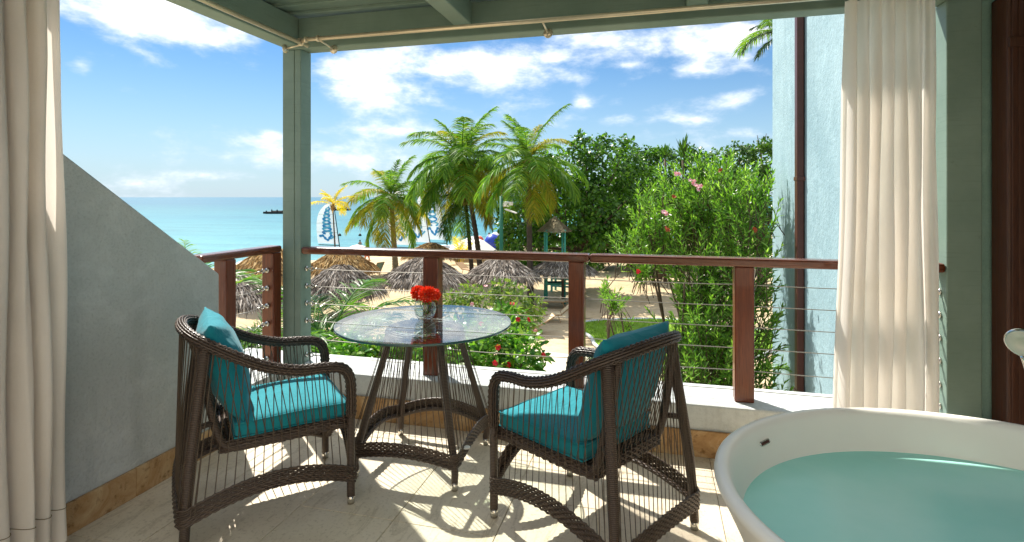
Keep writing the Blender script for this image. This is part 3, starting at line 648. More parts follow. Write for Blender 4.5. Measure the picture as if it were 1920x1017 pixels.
def build_chair(label, loc, rz):
    e = empty('wicker_armchair', loc, rz); tag(e, label, 'chair', 'wicker armchairs at the glass table')
    half = [(.260, .322, .40), (.262, .322, .50), (.264, .314, .580), (.267, .278, .626), (.270, .20, .640), (.276, .09, .648), (.280, -.03, .682), (.277, -.13, .730), (.255, -.225, .782), (.200, -.295, .818), (.110, -.332, .838), (0, -.343, .844)]
    full = smoothpath(half+[(-x, y, z) for x, y, z in reversed(half[:-1])], 8); full = resample(full, .009)
    MB().tube(full, .0168, 10).build('rail_core', M['wicker_wrap'], e, smooth=True)
    mb = MB(); weave_tube(mb, full, .0195, 12, .0043, .0028, .024); mb.build('woven_rail', M['wicker'], e, smooth=True)
    # legs
    for sx in (-1, 1):
        fp = [(.258*sx, .322, .035), (.258*sx, .322, .2), (.260*sx, .322, .42)]
        lg = MB().tube(smoothpath(fp, 4), .0185, 12).build('leg', M['wicker_wrap'], e, smooth=True)
        MB().tube([(.258*sx, .322, 0), (.258*sx, .322, .04)], [.0165, .0185], 12).build('foot_cap', M['chrome'], lg, smooth=True)
        rp = [(.285*sx, -.335, .035), (.272*sx, -.318, .3), (.226*sx, -.258, .785)]
        lg = MB().tube(smoothpath(rp, 4), [.019]*4+[.022]*4+[.027], 12).build('leg', M['wicker_wrap'], e, smooth=True)
        MB().tube([(.285*sx, -.335, 0), (.285*sx, -.335, .04)], [.0165, .0185], 12).build('foot_cap', M['chrome'], lg, smooth=True)
        # inner back tube and the strut to the rear leg
        ib = smoothpath([(.235*sx, .25, .365), (.235*sx, 0, .358), (.228*sx, -.14, .352), (.222*sx, -.20, .385), (.215*sx, -.242, .53), (.195*sx, -.288, .80)], 6)
        MB().tube(ib, .0165, 10).build('back_tube', M['wicker_wrap'], e, smooth=True)
        MB().tube([(.219*sx, -.228, .47), (.257*sx, -.299, .47)], .0125, 8).build('strut', M['wicker_wrap'], e, smooth=True)
        MB().tube([(.235*sx, .20, .36), (.262*sx, .318, .36)], .0125, 8).build('strut', M['wicker_wrap'], e, smooth=True)
    C = [(.258, .328, 0), (-.258, .328, 0), (-.285, -.342, 0), (.285, -.342, 0)]
    sides = band_ring(e, C, .135, (.15, .078, .025, .078), .074, .012)
    # seat: woven edge and mat
    sp = [(.245, .315, .372), (-.245, .315, .372), (-.24, -.05, .365), (-.225, -.205, .362), (.225, -.205, .362), (.24, -.05, .365)]
    ring = []
    for a, b in zip(sp, sp[1:]+sp[:1]): ring += resample([a, b], .011)[:-1]
    ring.append(ring[0]); c_ = Vector((0, .05, .365)); nr = [Vector(((p-c_).x, (p-c_).y, 0)).normalized() for p in ring]
    mb = MB(); weave_flat(mb, ring, [Vector((0, 0, 1))]*len(ring), nr, .052, 5, .0058, .005, .036); mb.build('seat_edge', M['wicker'], e, smooth=True)
    mb = MB()
    for i in range(26):
        y = -.19+.5*i/25; mb.tube([(-.235+.47*k/16, y, .366+.004*math.sin(PI*k+PI*i)) for k in range(17)], .0085, 5)
    for k in range(12): x = -.22+.44*k/11; mb.tube([(x, -.2, .362), (x, .31, .362)], .006, 5)
    mb.build('seat_mat', M['wicker'], e, smooth=True, kind='stuff')
    # vertical strings: outer cage
    arc = [p for p in full if p.z > .596 or p.y < .2]
    n_ = len(full); mb = MB()
    L_ = [0]
    for a, b in zip(full, full[1:]): L_.append(L_[-1]+(b-a).length)
    def at_(s_):
        for i in range(n_-1):
            if L_[i+1] >= s_: return full[i].lerp(full[i+1], (s_-L_[i])/max(1e-9, L_[i+1]-L_[i]))
        return full[-1]
    s0, s1 = .30, L_[-1]-.30
    i_r = min(range(n_//2), key=lambda i: abs(full[i].y+.245)); sr = L_[i_r]
    side_r = list(reversed(sides[3])); side_l = sides[1]; back = list(reversed(sides[2]))
    # sides[3]: rear right -> front right ; sides[1]: front left -> rear left ; sides[2]: rear left -> rear right
    def samp(lst, t_): f_ = t_*(len(lst)-1); i = min(int(f_), len(lst)-2); return lst[i].lerp(lst[i+1], f_-i)
    NS = 18
    for q in range(NS):
        t_ = (q+.3)/NS; top = at_(s0-.06+(sr-s0+.06)*t_); bot = samp(side_r, t_*.97+.01)
        for m_ in (1, -1): mb.tube([(top.x*m_, top.y, top.z-.008), (bot.x*m_+.012*m_, bot.y, bot.z-.02)], .0021, 4, caps=False)
    NBk = 21
    for q in range(NBk):
        t_ = (q+.5)/NBk; top = at_(sr+(L_[-1]-2*sr)*t_); bot = samp(back, t_)
        mb.tube([(top.x, top.y-.006, top.z-.01), (bot.x, bot.y-.014, bot.z-.02)], .0021, 4, caps=False)
    # corner bundles beside the legs
    for m_ in (1, -1):
        for q in range(5):
            a_ = .27+.02*q; mb.tube([(m_*(.208+.012*q), -.285+.014*q, .80), (m_*(.278+.012*q), -.356+.014*q, .15)], .0021, 4, caps=False)
    mb.build('outer_strings', M['string'], e, smooth=True, kind='stuff')
    mb = MB()
    for q in range(15):
        t_ = (q+.3)/15; top = at_(s0-.06+(sr-s0+.06)*t_); y = .30-.48*t_
        for m_ in (1, -1): mb.tube([(top.x*m_-.01*m_, top.y, top.z-.008), (.243*m_, y, .372)], .0020, 4, caps=False)
    for q in range(18):
        t_ = (q+.5)/18; x = .215-.43*t_; top = at_(sr+(L_[-1]-2*sr)*(.06+.88*t_))
        mb.tube([(top.x, top.y+.008, top.z-.01), (x, -.2, .375)], .0022, 4, caps=False)
    mb.build('inner_strings', M['string'], e, smooth=True, kind='stuff')
    return e
def local(o, p):
    return Matrix.Translation(o.location) @ Matrix.Rotation(o.rotation_euler.z, 4, 'Z') @ Vector(p)
def box_cushion(name, label, w_, d_, h_, loc, rz, mat, front=.0):
    mb = MB(); n_ = 14; rg = random.Random(hash(label) % 99 if False else len(label))
    def shape(u, v_, s_):
        q = .5*(1-.5*abs(u)**8)*(1-.5*abs(v_)**8); puff = .018*(1-u*u)*(1-v_*v_)
        return s_*(h_/2*(1-.28*max(abs(u), abs(v_))**14)+puff)
    idx = {}
    for s_ in (1, -1):
        for j in range(n_+1):
            for i in range(n_+1):
                u = -1+2*i/n_; v_ = -1+2*j/n_
                uu = math.copysign(abs(u)**.8, u); vv = math.copysign(abs(v_)**.8, v_)
                ww = w_*(1-.02*(1-vv*vv)) ; x = uu*ww/2; y = vv*d_/2
                idx[(s_, i, j)] = len(mb.v); mb.v.append((x, y, shape(uu, vv, s_)+.002*math.sin(7*uu+3*vv)))
    for j in range(n_):
        for i in range(n_):
            mb.f.append((idx[1,i,j], idx[1,i+1,j], idx[1,i+1,j+1], idx[1,i,j+1])); mb.f.append((idx[-1,i,j], idx[-1,i,j+1], idx[-1,i+1,j+1], idx[-1,i+1,j]))
    bd = [(i, 0) for i in range(n_)]+[(n_, j) for j in range(n_)]+[(i, n_) for i in range(n_, 0, -1)]+[(0, j) for j in range(n_, 0, -1)]
    for a, b in zip(bd, bd[1:]+bd[:1]): mb.f.append((idx[(-1,)+a], idx[(-1,)+b], idx[(1,)+b], idx[(1,)+a]))
    o = mb.build(name, mat, smooth=True, loc=loc, rot=(0, 0, rz)); mod = o.modifiers.new('b', 'BEVEL'); mod.width = .014; mod.segments = 3; mod.limit_method = 'ANGLE'; mod.angle_limit = R(50)
    for z in (1, -1):
        p_ = MB(); p_.tube([Vector(mb.v[idx[(z,)+a]])*1.0 for a in bd], .0035, 6, closed=True); p_.build('piping', mat, o, smooth=True)
    return tag(o, label, 'cushion', 'teal seat cushions')
def pillow(name, label, w_, h_, t_, loc, rot, mat):
    mb = MB(); n_ = 22; rg = random.Random(len(label)); idx = {}
    for s_ in (1, -1):
        for j in range(n_+1):
            for i in range(n_+1):
                u = -1+2*i/n_; v_ = -1+2*j/n_; k_ = max(0, (1-u*u)*(1-v_*v_))**.42
                x = u*w_/2*(1-.05*(1-v_*v_)); z = v_*h_/2*(1-.05*(1-u*u))
                wr = .010*math.sin(9*u+4*v_+s_)*k_*(abs(u*v_))+.007*math.sin(14*v_-5*u)*(1-k_)*k_*2
                idx[(s_, i, j)] = len(mb.v); mb.v.append((x, s_*(t_/2*k_+.004)+wr, z))
    for j in range(n_):
        for i in range(n_):
            mb.f.append((idx[1,i,j], idx[1,i,j+1], idx[1,i+1,j+1], idx[1,i+1,j])); mb.f.append((idx[-1,i,j], idx[-1,i+1,j], idx[-1,i+1,j+1], idx[-1,i,j+1]))
    bd = [(i, 0) for i in range(n_)]+[(n_, j) for j in range(n_)]+[(i, n_) for i in range(n_, 0, -1)]+[(0, j) for j in range(n_, 0, -1)]
    for a, b in zip(bd, bd[1:]+bd[:1]): mb.f.append((idx[(1,)+a], idx[(1,)+b], idx[(-1,)+b], idx[(-1,)+a]))
    o = mb.build(name, mat, smooth=True, loc=loc); o.rotation_euler = rot; return tag(o, label, 'cushion', 'teal back cushions')
chL = build_chair('brown wicker armchair left of the table, beside the grey side wall', (-1.758, 2.222, .002), R(-44.5))
chR = build_chair('brown wicker armchair right of the table, back towards the bathtub', (-.275, 2.384, .002), R(58.8))
for ch, a_, b_ in ((chL, 'teal square seat cushion on the left armchair', 'teal back cushion with raised corner leaning in the left armchair'),
                   (chR, 'teal square seat cushion on the right armchair', 'teal back cushion leaning in the right armchair nearest the bathtub')):
    rz = ch.rotation_euler.z
    box_cushion('seat_cushion', a_, .475, .47, .082, local(ch, (0, .082, .424)), rz, M['teal'])
    pillow('back_cushion', b_, .46, .44, .17, local(ch, (0, -.180, .660)), (R(17), 0, rz), M['teal2'])

# glass table
tb = empty('glass_table', (-1.19, 2.745, .002)); tag(tb, 'round glass table on a brown woven base between the armchairs', 'table')
GT = .718
C = [(.262, .252, 0), (-.262, .252, 0), (-.262, -.252, 0), (.262, -.252, 0)]
sides = band_ring(tb, C, .135, (.06, .05, .035, .05), .072, .01)
TR = .185
for (x, y, _) in C:
    d = Vector((x, y, 0)).normalized(); tp = d*TR; tp.z = GT-.03
    lg = MB().tube(smoothpath([(x, y, .035), (x*.97, y*.97, .15), (tp.x, tp.y, tp.z)], 6), .0175, 12).build('leg', M['wicker_wrap'], tb, smooth=True)
    MB().tube([(x, y, 0), (x, y, .04)], [.0155, .0175], 12).build('foot_cap', M['chrome'], lg, smooth=True)
ringp = [Vector((TR*math.cos(2*PI*i/90), TR*math.sin(2*PI*i/90), GT-.028)) for i in range(91)]
MB().tube(ringp[:-1], .014, 8, closed=True).build('top_ring', M['wicker_wrap'], tb, smooth=True)
mb = MB(); weave_tube(mb, [p+Vector((0,0,0)) for p in ringp], .018, 10, .0046, .002, .03); mb.build('woven_ring', M['wicker'], tb, smooth=True)
MB().tube([(-TR, 0, GT-.03), (TR, 0, GT-.03)], .012, 8).build('cross_bar', M['wicker_wrap'], tb, smooth=True); MB().tube([(0, -TR, GT-.03), (0, TR, GT-.03)], .012, 8).build('cross_bar', M['wicker_wrap'], tb, smooth=True)
for i in range(4): a = PI/4+i*PI/2; MB().lathe([(.012, 0), (.014, .004), (.012, .009)], 12, (TR*math.cos(a), TR*math.sin(a), GT-.0095), caps=True).build('glass_pad', M['chrome'], tb, smooth=True)
mb = MB()
for si, s_ in enumerate(sides):
    for q in range(15):
        t_ = (q+.5)/15; f_ = t_*(len(s_)-1); p = s_[int(f_)]; a = math.atan2(p.y, p.x)
        # spread strings from the ring to the apron
        a0 = math.atan2(C[si][1], C[si][0]); a1 = a0+PI/2; at2 = a0+(a1-a0)*(.06+.88*t_)
        nrm_ = Vector((p.x, p.y, 0)).normalized()
        mb.tube([(TR*1.06*math.cos(at2), TR*1.06*math.sin(at2), GT-.03), (p.x+nrm_.x*.014, p.y+nrm_.y*.014, p.z-.02)], .0021, 4, caps=False)
for (x, y, _) in C:
    d = Vector((x, y, 0)).normalized(); sd_ = Vector((-d.y, d.x, 0))
    for k in (-2, -1, 1, 2): mb.tube([d*(TR+.02)+sd_*(.012*k)+Vector((0, 0, GT-.03)), Vector((x, y, .14))*1.0+d*.02+sd_*(.02*k)], .0021, 4, caps=False)
mb.build('base_strings', M['string'], tb, smooth=True, kind='stuff')
GC = (-.012, .022, 0); gr = .468
gt = MB().lathe([(.0001, GT), (gr-.004, GT), (gr-.004, GT+.012), (.0001, GT+.012)], 96, GC).build('glass_top', M['glass'], tb)
MB().lathe([(gr-.004, GT), (gr-.001, GT+.001), (gr, GT+.006), (gr-.001, GT+.011), (gr-.004, GT+.012)], 96, GC).build('glass_edge', M['glass_edge'], gt, smooth=True)
MB().lathe([(.0, 0), (.02, .0), (.02, .004), (0, .004)], 8, (.262+.035, -.18, .175)).build('maker_plate', M['white'], tb)

# vase with flowers
vp = ray(797, 598); vt = (.7325-EYE)/vp.z; VX, VY = vp.x*vt, vp.y*vt
va = empty('flower_vase', (VX, VY, .7328)); tag(va, 'small clear glass vase of red flowers on the glass table', 'vase')
MB().lathe([(.0, .0), (.036, .0), (.052, .022), (.060, .05), (.058, .078), (.050, .105), (.047, .106), (.0545, .078), (.0565, .05), (.048, .024), (.032, .012), (0, .012)], 40).build('glass_bowl', M['vase_glass'], va, smooth=True)
MB().lathe([(.0, .0135), (.031, .0135), (.046, .026), (.054, .052), (.054, .0525), (0, .0525)], 32).build('water', M['vase_water'], va, smooth=True)
rg = random.Random(4)
for (x, y, z, r_) in ((-.048, .01, .138, .042), (.022, -.02, .136, .050), (.037, .035, .126, .040)):
    mb = MB()
    for i in range(420):
        d = Vector((rg.gauss(0, 1), rg.gauss(0, 1), rg.gauss(0, 1)+.25)).normalized(); k_ = rg.uniform(.72, 1.08)
        p = d*r_*k_*.62; mb.blade(p, d+Vector((rg.gauss(0, .4), rg.gauss(0, .4), rg.gauss(0, .4))), (rg.gauss(0, 1), rg.gauss(0, 1), rg.gauss(0, 1)), r_*.5, .009, 0, seg=2, base=.4)
    f_ = mb.build('flower_head', M['petal_orange'], va, loc=(x, y, z))
    MB().tube([(0, 0, 0), (-x*.4, -y*.4, -.06), (-x*.9, -y*.6, -z+.025)], .0022, 5).build('stem', M['leaf_tree'], f_)
mb = MB()
for i in range(16): a = rg.random()*6.28; mb.blade((.03*math.cos(a), .03*math.sin(a), .085+rg.random()*.02), (math.cos(a), math.sin(a), .25), (0, 0, 1), .045, .018, .3, seg=3)
mb.build('leaves', M['hibiscus'], va)

# bathtub
TC = Vector((.95, 1.74, 0)); TA, TBb = .78, .69
bt = empty('bathtub', (TC.x, TC.y, .001)); tag(bt, 'large white oval freestanding bathtub filled with turquoise water', 'bathtub')
MB().lathe([(.0, .0), (.66, .0), (.70, .02), (.76, .12), (.84, .28), (.92, .44), (.975, .53), (.995, .56), (1.0, .572), (.997, .583), (.985, .590), (.965, .590), (.948, .584), (.938, .570), (.93, .55), (.905, .48), (.86, .36), (.78, .2), (.66, .12), (.4, .1), (0, .1)], 96, sx=TA, sy=TBb).build('shell', M['tub'], bt, smooth=True)
a = math.atan2((2.13-TC.y)/TBb, (.352-TC.x)/TA)
def tubpt(ang, k_, z): return Vector((TA*k_*math.cos(ang), TBb*k_*math.sin(ang), z))
n_ = -Vector((math.cos(a)/TA, math.sin(a)/TBb, 0)).normalized(); tg = Vector((-n_.y, n_.x, 0)); p = tubpt(a, .925, .535)
def slot(w_, h_, push):
    q = []
    for i in range(20): b_ = 2*PI*i/20; ex = (w_/2-h_/2)*(1 if math.cos(b_) > 0 else -1)+h_/2*math.cos(b_); q.append(p+n_*push+tg*ex+Vector((0, 0, 1))*h_/2*math.sin(b_)+n_*(-.45*h_/2*math.sin(b_)))
    return q
mb = MB(); q = slot(.056, .012, .006); mb.tube(q, .0022, 6, closed=True); ov = mb.build('overflow_slot', M['chrome'], bt, smooth=True)
mb = MB(); mb.v = [tuple(x) for x in slot(.056, .012, .005)]; mb.f = [tuple(range(20))]; mb.build('slot_opening', M['pipe'], ov)
bw = MB().lathe([(.0, 0), (.55, 0), (.893, 0), (.897, .0012)], 96, sx=TA, sy=TBb).build('bath_water', M['bath_water'], loc=(TC.x, TC.y, .452), smooth=True); tag(bw, 'still turquoise bath water in the white tub', 'water', kind='stuff')
# tub filler with hand shower
sh = empty('tub_filler', (1.47, 2.40, .001)); tag(sh, 'chrome standing tap with a round hand shower behind the tub', 'tap')
MB().lathe([(.05, 0), (.05, .012), (.018, .02), (.016, .86), (.02, .87), (.02, .90), (0, .905)], 20, caps=False).build('standpipe', M['chrome'], sh, smooth=True)
MB().tube(smoothpath([(0, 0, .80), (-.08, -.06, .83), (-.17, -.16, .80), (-.19, -.19, .74)], 6), .014, 12).build('spout', M['chrome'], sh, smooth=True)
hp = Vector((1.215, 2.262, .905))-Vector((1.47, 2.40, .001)); nd = Vector((-.62, -.66, -.34)).normalized(); hd = empty('shower_tmp')
bpy.data.objects.remove(hd)
def disc_mesh(mb, c, nrm, prof, n=28):
    nrm = Vector(nrm).normalized(); u = nrm.orthogonal().normalized(); v_ = nrm.cross(u); vs = []; fs = []
    for (r, z) in prof:
        for k in range(n): a = 2*PI*k/n; vs.append(c+nrm*z+(u*math.cos(a)+v_*math.sin(a))*r)
    for i in range(len(prof)-1):
        for k in range(n): k2 = (k+1) % n; fs.append((i*n+k, i*n+k2, (i+1)*n+k2, (i+1)*n+k))
    mb.add(vs, fs)
mb = MB(); disc_mesh(mb, hp, nd, [(.0, -.028), (.025, -.026), (.045, -.016), (.0535, -.002), (.054, .006), (.051, .010), (.048, .010)]); hd = mb.build('shower_head', M['chrome'], sh, smooth=True)
mb = MB(); disc_mesh(mb, hp, nd, [(.0485, .0095), (.046, .012), (.02, .0125), (.0195, .010), (.0, .010)]); mb.build('spray_face', m_plain('spray_face', hexc('#d9d6c4'), .4), hd, smooth=True)
hb = hp+Vector((.075, .055, -.245)); MB().tube(smoothpath([hp+Vector((.004, .008, -.045)), hp+Vector((.03, .03, -.10)), hp+Vector((.055, .043, -.18)), hb], 5), [.013]*8+[.012]*4+[.011]*4, 12).build('handle', M['chrome'], sh, smooth=True)
MB().tube(smoothpath([hb, hb+Vector((.02, .015, -.12)), (-.06, -.02, .35), (-.02, .0, .3), (0, 0, .42)], 8), .007, 8).build('hose', M['chrome'], sh, smooth=True)
MB().tube([hb+Vector((-.004, -.002, .04)), (0, 0, .74)], .009, 8).build('holder', M['chrome'], sh, smooth=True)

# ================================================================== PLANTS
def frond_mesh(name, e0, droop, ln, mat, seed, nl=46, leaf=.62, wd=.04, hang=.55):
    rg = random.Random(seed); pts = []; p = Vector((0, 0, 0)); n_ = 24; st = ln/n_; ps = []
    for i in range(n_+1):
        pts.append(p.copy()); t_ = i/n_; pt = e0-droop*t_**1.15; dv = Vector((.06*math.sin(t_*2+seed), math.cos(pt), math.sin(pt))).normalized(); ps.append(dv); p = p+dv*st
    mb = MB(); mb.tube(pts, [.032*(1-.9*i/n_)*ln/3.4+.004 for i in range(n_+1)], 5)
    for k in range(nl):
        t_ = .13+.87*(k/(nl-1)); f_ = t_*n_; i = min(int(f_), n_-1); q = pts[i].lerp(pts[i+1], f_-i); d = ps[i]
        l_ = leaf*(.35+.65*math.sin(PI*min(1, .12+.80*t_))**.7)*rg.uniform(.85, 1.12)*(1 if t_ < .9 else .75)
        for s_ in (-1, 1):
            sd_ = Vector((s_, 0, 0)); dr = (d*(.35+.5*t_)+sd_*(.95-.35*t_)+Vector((0, 0, .22-.1*t_))).normalized(); dr = (dr+Vector((rg.gauss(0, .09), rg.gauss(0, .09), rg.gauss(0, .09)))).normalized()
            up = dr.cross(Vector((0, 0, 1)).cross(dr)) if abs(dr.z) < .98 else Vector((1, 0, 0)); up = up+Vector((rg.gauss(0, .8), rg.gauss(0, .8), 0))
            mb.blade(q, dr, up, l_, wd*rg.uniform(.8, 1.2), hang*rg.uniform(.7, 1.4), 0, 4, .6)
    return mb.mesh(name, mat, False)
FC = {}
def frond(e0d, mat, ln_key='palm', seed=0):
    k_ = (int(round(e0d/15.0)*15), mat, ln_key, seed)
    if k_ not in FC:
        e0 = k_[0]
        if ln_key == 'palm': FC[k_] = frond_mesh('frond', R(e0), R(45 if e0 > 65 else 66 if e0 > 35 else 78 if e0 > -10 else 45), 3.4, M[mat], seed+e0, 92, .86, .047, .48)
        elif ln_key == 'areca': FC[k_] = frond_mesh('frond', R(e0), R(80), 1.7, M[mat], seed+e0+50, 56, .44, .018, .3)
        else: FC[k_] = frond_mesh('frond', R(e0), R(40), 1.5, M[mat], seed+e0+90, 30, .45, .03, .25)
    return FC[k_]
def palm(label, base, crown, n=24, scale=1.0, mats=('palm_green', 'palm_yellow'), seed=1, trunk='trunk', trunk_r=.13, bend=.3, coco=6, group='coconut palms on the beach', upright=2, ylow=.72, emin=-48):
    rg = random.Random(seed); base = Vector(base); crown = Vector(crown); e = empty('palm_tree', base); tag(e, label, 'palm tree', group)
    d = crown-base; pts = []; rs = []; m = 60
    for i in range(m+1):
        t_ = i/m; off = Vector((d.y, -d.x, 0)); p = d*t_; p.x = d.x*(t_**(1+bend)); p.y = d.y*(t_**(1+bend)); pts.append(p)
        r_ = trunk_r*(1.35-.6*t_ if t_ < .15 else 1.28-.42*t_)*(1.0+.07*((i % 2)*2-1)); rs.append(r_)
    MB().tube(pts, rs, 10).build('trunk', M[trunk], e, smooth=True)
    mb = MB(); mb.lathe([(trunk_r*.8, -.5), (trunk_r*1.5, -.2), (trunk_r*1.7, .0), (trunk_r*1.2, .25), (.03, .45)], 12); 
    for i in range(26): a = rg.random()*6.28; mb.blade((trunk_r*1.3*math.cos(a), trunk_r*1.3*math.sin(a), rg.uniform(-.35, .1)), (math.cos(a)*.5, math.sin(a)*.5, 1), (math.cos(a), math.sin(a), 0), rg.uniform(.25, .5), .1, .2, seg=2, base=1)
    mb.build('crown_shaft', M['thatch_brown'], e, loc=d)
    for i in range(n):
        t_ = i/(n-1); el_ = 82-(82-emin)*t_**.85+rg.uniform(-8, 8); a = i*2.39996+rg.uniform(-.25, .25)
        m_ = mats[1] if (t_ > ylow and rg.random() < .75) or rg.random() < .12 else mats[0]
        s_ = scale*rg.uniform(.86, 1.1)*(.72 if i < upright else 1)
        put('frond', frond(el_, m_, 'palm', i % 2), e, d+Vector((0, 0, .12)), (0, 0, a), scale=(s_, s_, s_))
    for i in range(coco): a = rg.random()*6.28; MB().lathe([(.01, -.13), (.08, -.1), (.11, 0), (.08, .1), (.01, .13)], 8).build('coconut', M['coconut'], e, smooth=True, loc=d+Vector((.25*math.cos(a), .25*math.sin(a), rg.uniform(-.35, -.1))))
    return e
def gz(v): return Vector((v.x, v.y, ground_z(v.x, v.y)))
palm('short palm with yellowing lower fronds left of the tallest pair', gz(P(742, 39)), P(733, 39, Z(372, 39)), 28, 1.08, ('palm_green', 'palm_yellow'), 3, 'trunk', .17, .1, 3, ylow=.6)
palm('tall palm with the leaning outer trunk, behind the green lamp pole', gz(P(902, 33)), P(866, 33, Z(302, 33)), 38, 1.18, ('palm_green', 'palm_yellow'), 8, 'trunk_dark', .14, .5, 7, ylow=.75)
palm('slender lower palm whose trunk runs beside the leaning tall trunk', gz(P(886, 34)), P(872, 34, Z(372, 34)), 13, .85, ('palm_green', 'palm_dark'), 15, 'trunk_dark', .12, .2, 2, emin=-60)
palm('straight palm with dark vertical trunk in front of the dense tree', gz(P(995, 27.2)), P(990, 27.2, Z(306, 27.2)), 27, .92, ('palm_green', 'palm_yellow'), 21, 'trunk_dark', .13, .1, 6, ylow=.72)
palm('thin bright yellow palm beside the leftmost sail', gz(P(630, 41)), P(624, 41, Z(388, 41)), 9, .62, ('palm_bright', 'palm_bright'), 33, 'trunk_dark', .05, .1, 0, emin=20)
hp_ = P(1480, 16.5, Z(62, 16.5)); e = empty('palm_tree', (hp_.x, hp_.y, GZ)); tag(e, 'palm whose drooping frond tips show behind the blue house corner', 'palm tree', 'coconut palms on the beach')
MB().tube([(0, 0, 0), (.1, 0, 5), (0, 0, hp_.z-GZ)], [.16, .13, .1], 10).build('trunk', M['trunk'], e, smooth=True)
for az_, el_, s_ in ((98, 15, .44), (75, 45, .34), (115, -15, .40), (40, 30, .6), (-60, 45, .8), (-120, 20, .8), (180, 60, .7), (-10, 50, .8), (-90, 0, .8), (150, 30, .6)):
    put('frond', frond(el_, 'palm_deep' if s_ < .55 else 'palm_green', 'palm', 0), e, (0, 0, hp_.z-GZ), (0, 0, R(az_)), scale=(s_,)*3)
# small fan-like yellow shoot on the beach
def shrub_palm(label, base, n, scale, mats, seed, h=.3, key='areca', emin=15, emax=85):
    rg = random.Random(seed); e = empty('fan_palm', base); tag(e, label, 'palm')
    for i in range(n):
        el_ = emin+(emax-emin)*rg.random(); a = i*2.39996+rg.uniform(-.3, .3); s_ = scale*rg.uniform(.75, 1.15)
        put('frond', frond(el_, rg.choice(mats), key, i % 2), e, (rg.gauss(0, .15), rg.gauss(0, .15), h*rg.random()), (0, 0, a), scale=(s_,)*3)
    mb = MB()
    for i in range(6): a = rg.random()*6.28; mb.tube([(.12*math.cos(a), .12*math.sin(a), -h*0), (.2*math.cos(a), .2*math.sin(a), h)], .035, 6)
    mb.build('stems', M['trunk'], e, smooth=True); return e
shrub_palm('bright yellow young palm shoot on the sand behind the thatch', gz(P(858, 44)), 8, 1.5, ['palm_bright'], 5, .6, 'stiff', 50, 85)
shrub_palm('feathery dark green palm below the balcony beside the left post', P(612, 8.6, -2.05), 40, 1.28, ['palm_dark', 'palm_dark', 'palm_deep'], 9, .9)
shrub_palm('green palm fronds below the short left railing', P(452, 9.5, -2.1), 26, 1.1, ['palm_green', 'palm_dark', 'palm_deep'], 13, .8)
shrub_palm('palm leaf peeping over the sloping side wall', P(352, 9.0, -.45), 10, .75, ['palm_green', 'palm_dark'], 17, .4, 'stiff', 10, 60)
shrub_palm('low palm growing inside the oleander thicket', P(1330, 8.0, -2.2), 14, .95, ['palm_green', 'palm_dark'], 19, .8)

def leaf_lobes(lobes, n, size, seed, aspect=.6, upb=.5, shell=(.72, 1.05), org=(0, 0, 0), seg=2, clump=0):
    rg = random.Random(seed); mb = MB(); org = Vector(org); wts = [r_*r_ for _, r_ in lobes]; lb = [(Vector(c), r_) for c, r_ in lobes]
    if clump:
        k_ = 0; m = max(1, n//clump); done = 0
        while done < m and k_ < m*8:
            k_ += 1; c, r_ = rg.choices(lb, wts)[0]; d = Vector((rg.gauss(0, 1), rg.gauss(0, 1), rg.gauss(.15, 1))).normalized(); q = c+d*r_*rg.uniform(.7, 1.05)
            if any((q-c2).length < r2*.66 for c2, r2 in lb if c2 is not c): continue
            done += 1; cr = size*rg.uniform(1.3, 2.6); ax = (d+Vector((0, 0, .5))+Vector((rg.gauss(0, .3), rg.gauss(0, .3), 0))).normalized()
            for _ in range(clump):
                v_ = Vector((rg.gauss(0, 1), rg.gauss(0, 1), rg.gauss(0, 1))).normalized(); v_ = (v_+ax*.7).normalized(); p = q+v_*cr*rg.uniform(.25, 1)
                d2 = (v_+Vector((rg.gauss(0, .4), rg.gauss(0, .4), rg.gauss(-.2, .3)))).normalized(); nr = (v_*.3+ax*.9+Vector((rg.gauss(0, .35), rg.gauss(0, .35), rg.gauss(0, .35)))).normalized()
                s_ = size*rg.uniform(.6, 1.35); mb.blade(p-org, d2, nr, s_, s_*aspect, .2, .12, seg, .55)
        return mb
    k_ = 0; tries = 0
    while k_ < n and tries < n*6:
        tries += 1; c, r_ = rg.choices(lb, wts)[0]; d = Vector((rg.gauss(0, 1), rg.gauss(0, 1), rg.gauss(0, 1))).normalized()
        p = c+d*r_*rg.uniform(*shell)
        if any((p-c2).length < r2*.62 for c2, r2 in lb if c2 is not c): continue
        d2 = (d+Vector((rg.gauss(0, .7), rg.gauss(0, .7), rg.gauss(0, .5)-.15))).normalized(); nr = (d*.6+Vector((0, 0, upb))+Vector((rg.gauss(0, .45), rg.gauss(0, .45), rg.gauss(0, .45)))).normalized()
        s_ = size*rg.uniform(.65, 1.3); mb.blade(p-org, d2, nr, s_, s_*aspect, .15, .12, seg, .55); k_ += 1
    return mb
def tree(label, base, lobes, n, size, mat, seed, trunk_h, tr=.2, cat='tree', name='tree', aspect=.6, group='trees behind the beach', limbs=True):
    base = Vector(base); e = empty(name, base); tag(e, label, cat, group); rg = random.Random(seed)
    leaf_lobes(lobes, n, size, seed, aspect, org=base, clump=26).build('crown', M[mat], e)
    mb = MB(); top = Vector((0, 0, trunk_h)); mb.tube([(0, 0, 0), (.08, .05, trunk_h*.5), top], [tr*1.3, tr, tr*.8], 8)
    for c, r_ in lobes:
        q = Vector(c)-base; mid = (top+q)/2+Vector((rg.gauss(0, .2), rg.gauss(0, .2), -.2)); mb.tube([top*.9, mid, q], [tr*.6, tr*.35, tr*.12], 6)
    mb.build('trunk', M['bark'], e, smooth=True); return e
def lob(px, py, d, r_): v_ = P(px, d); return (Vector((v_.x, v_.y, Z(py, d))), r_)
D = 31
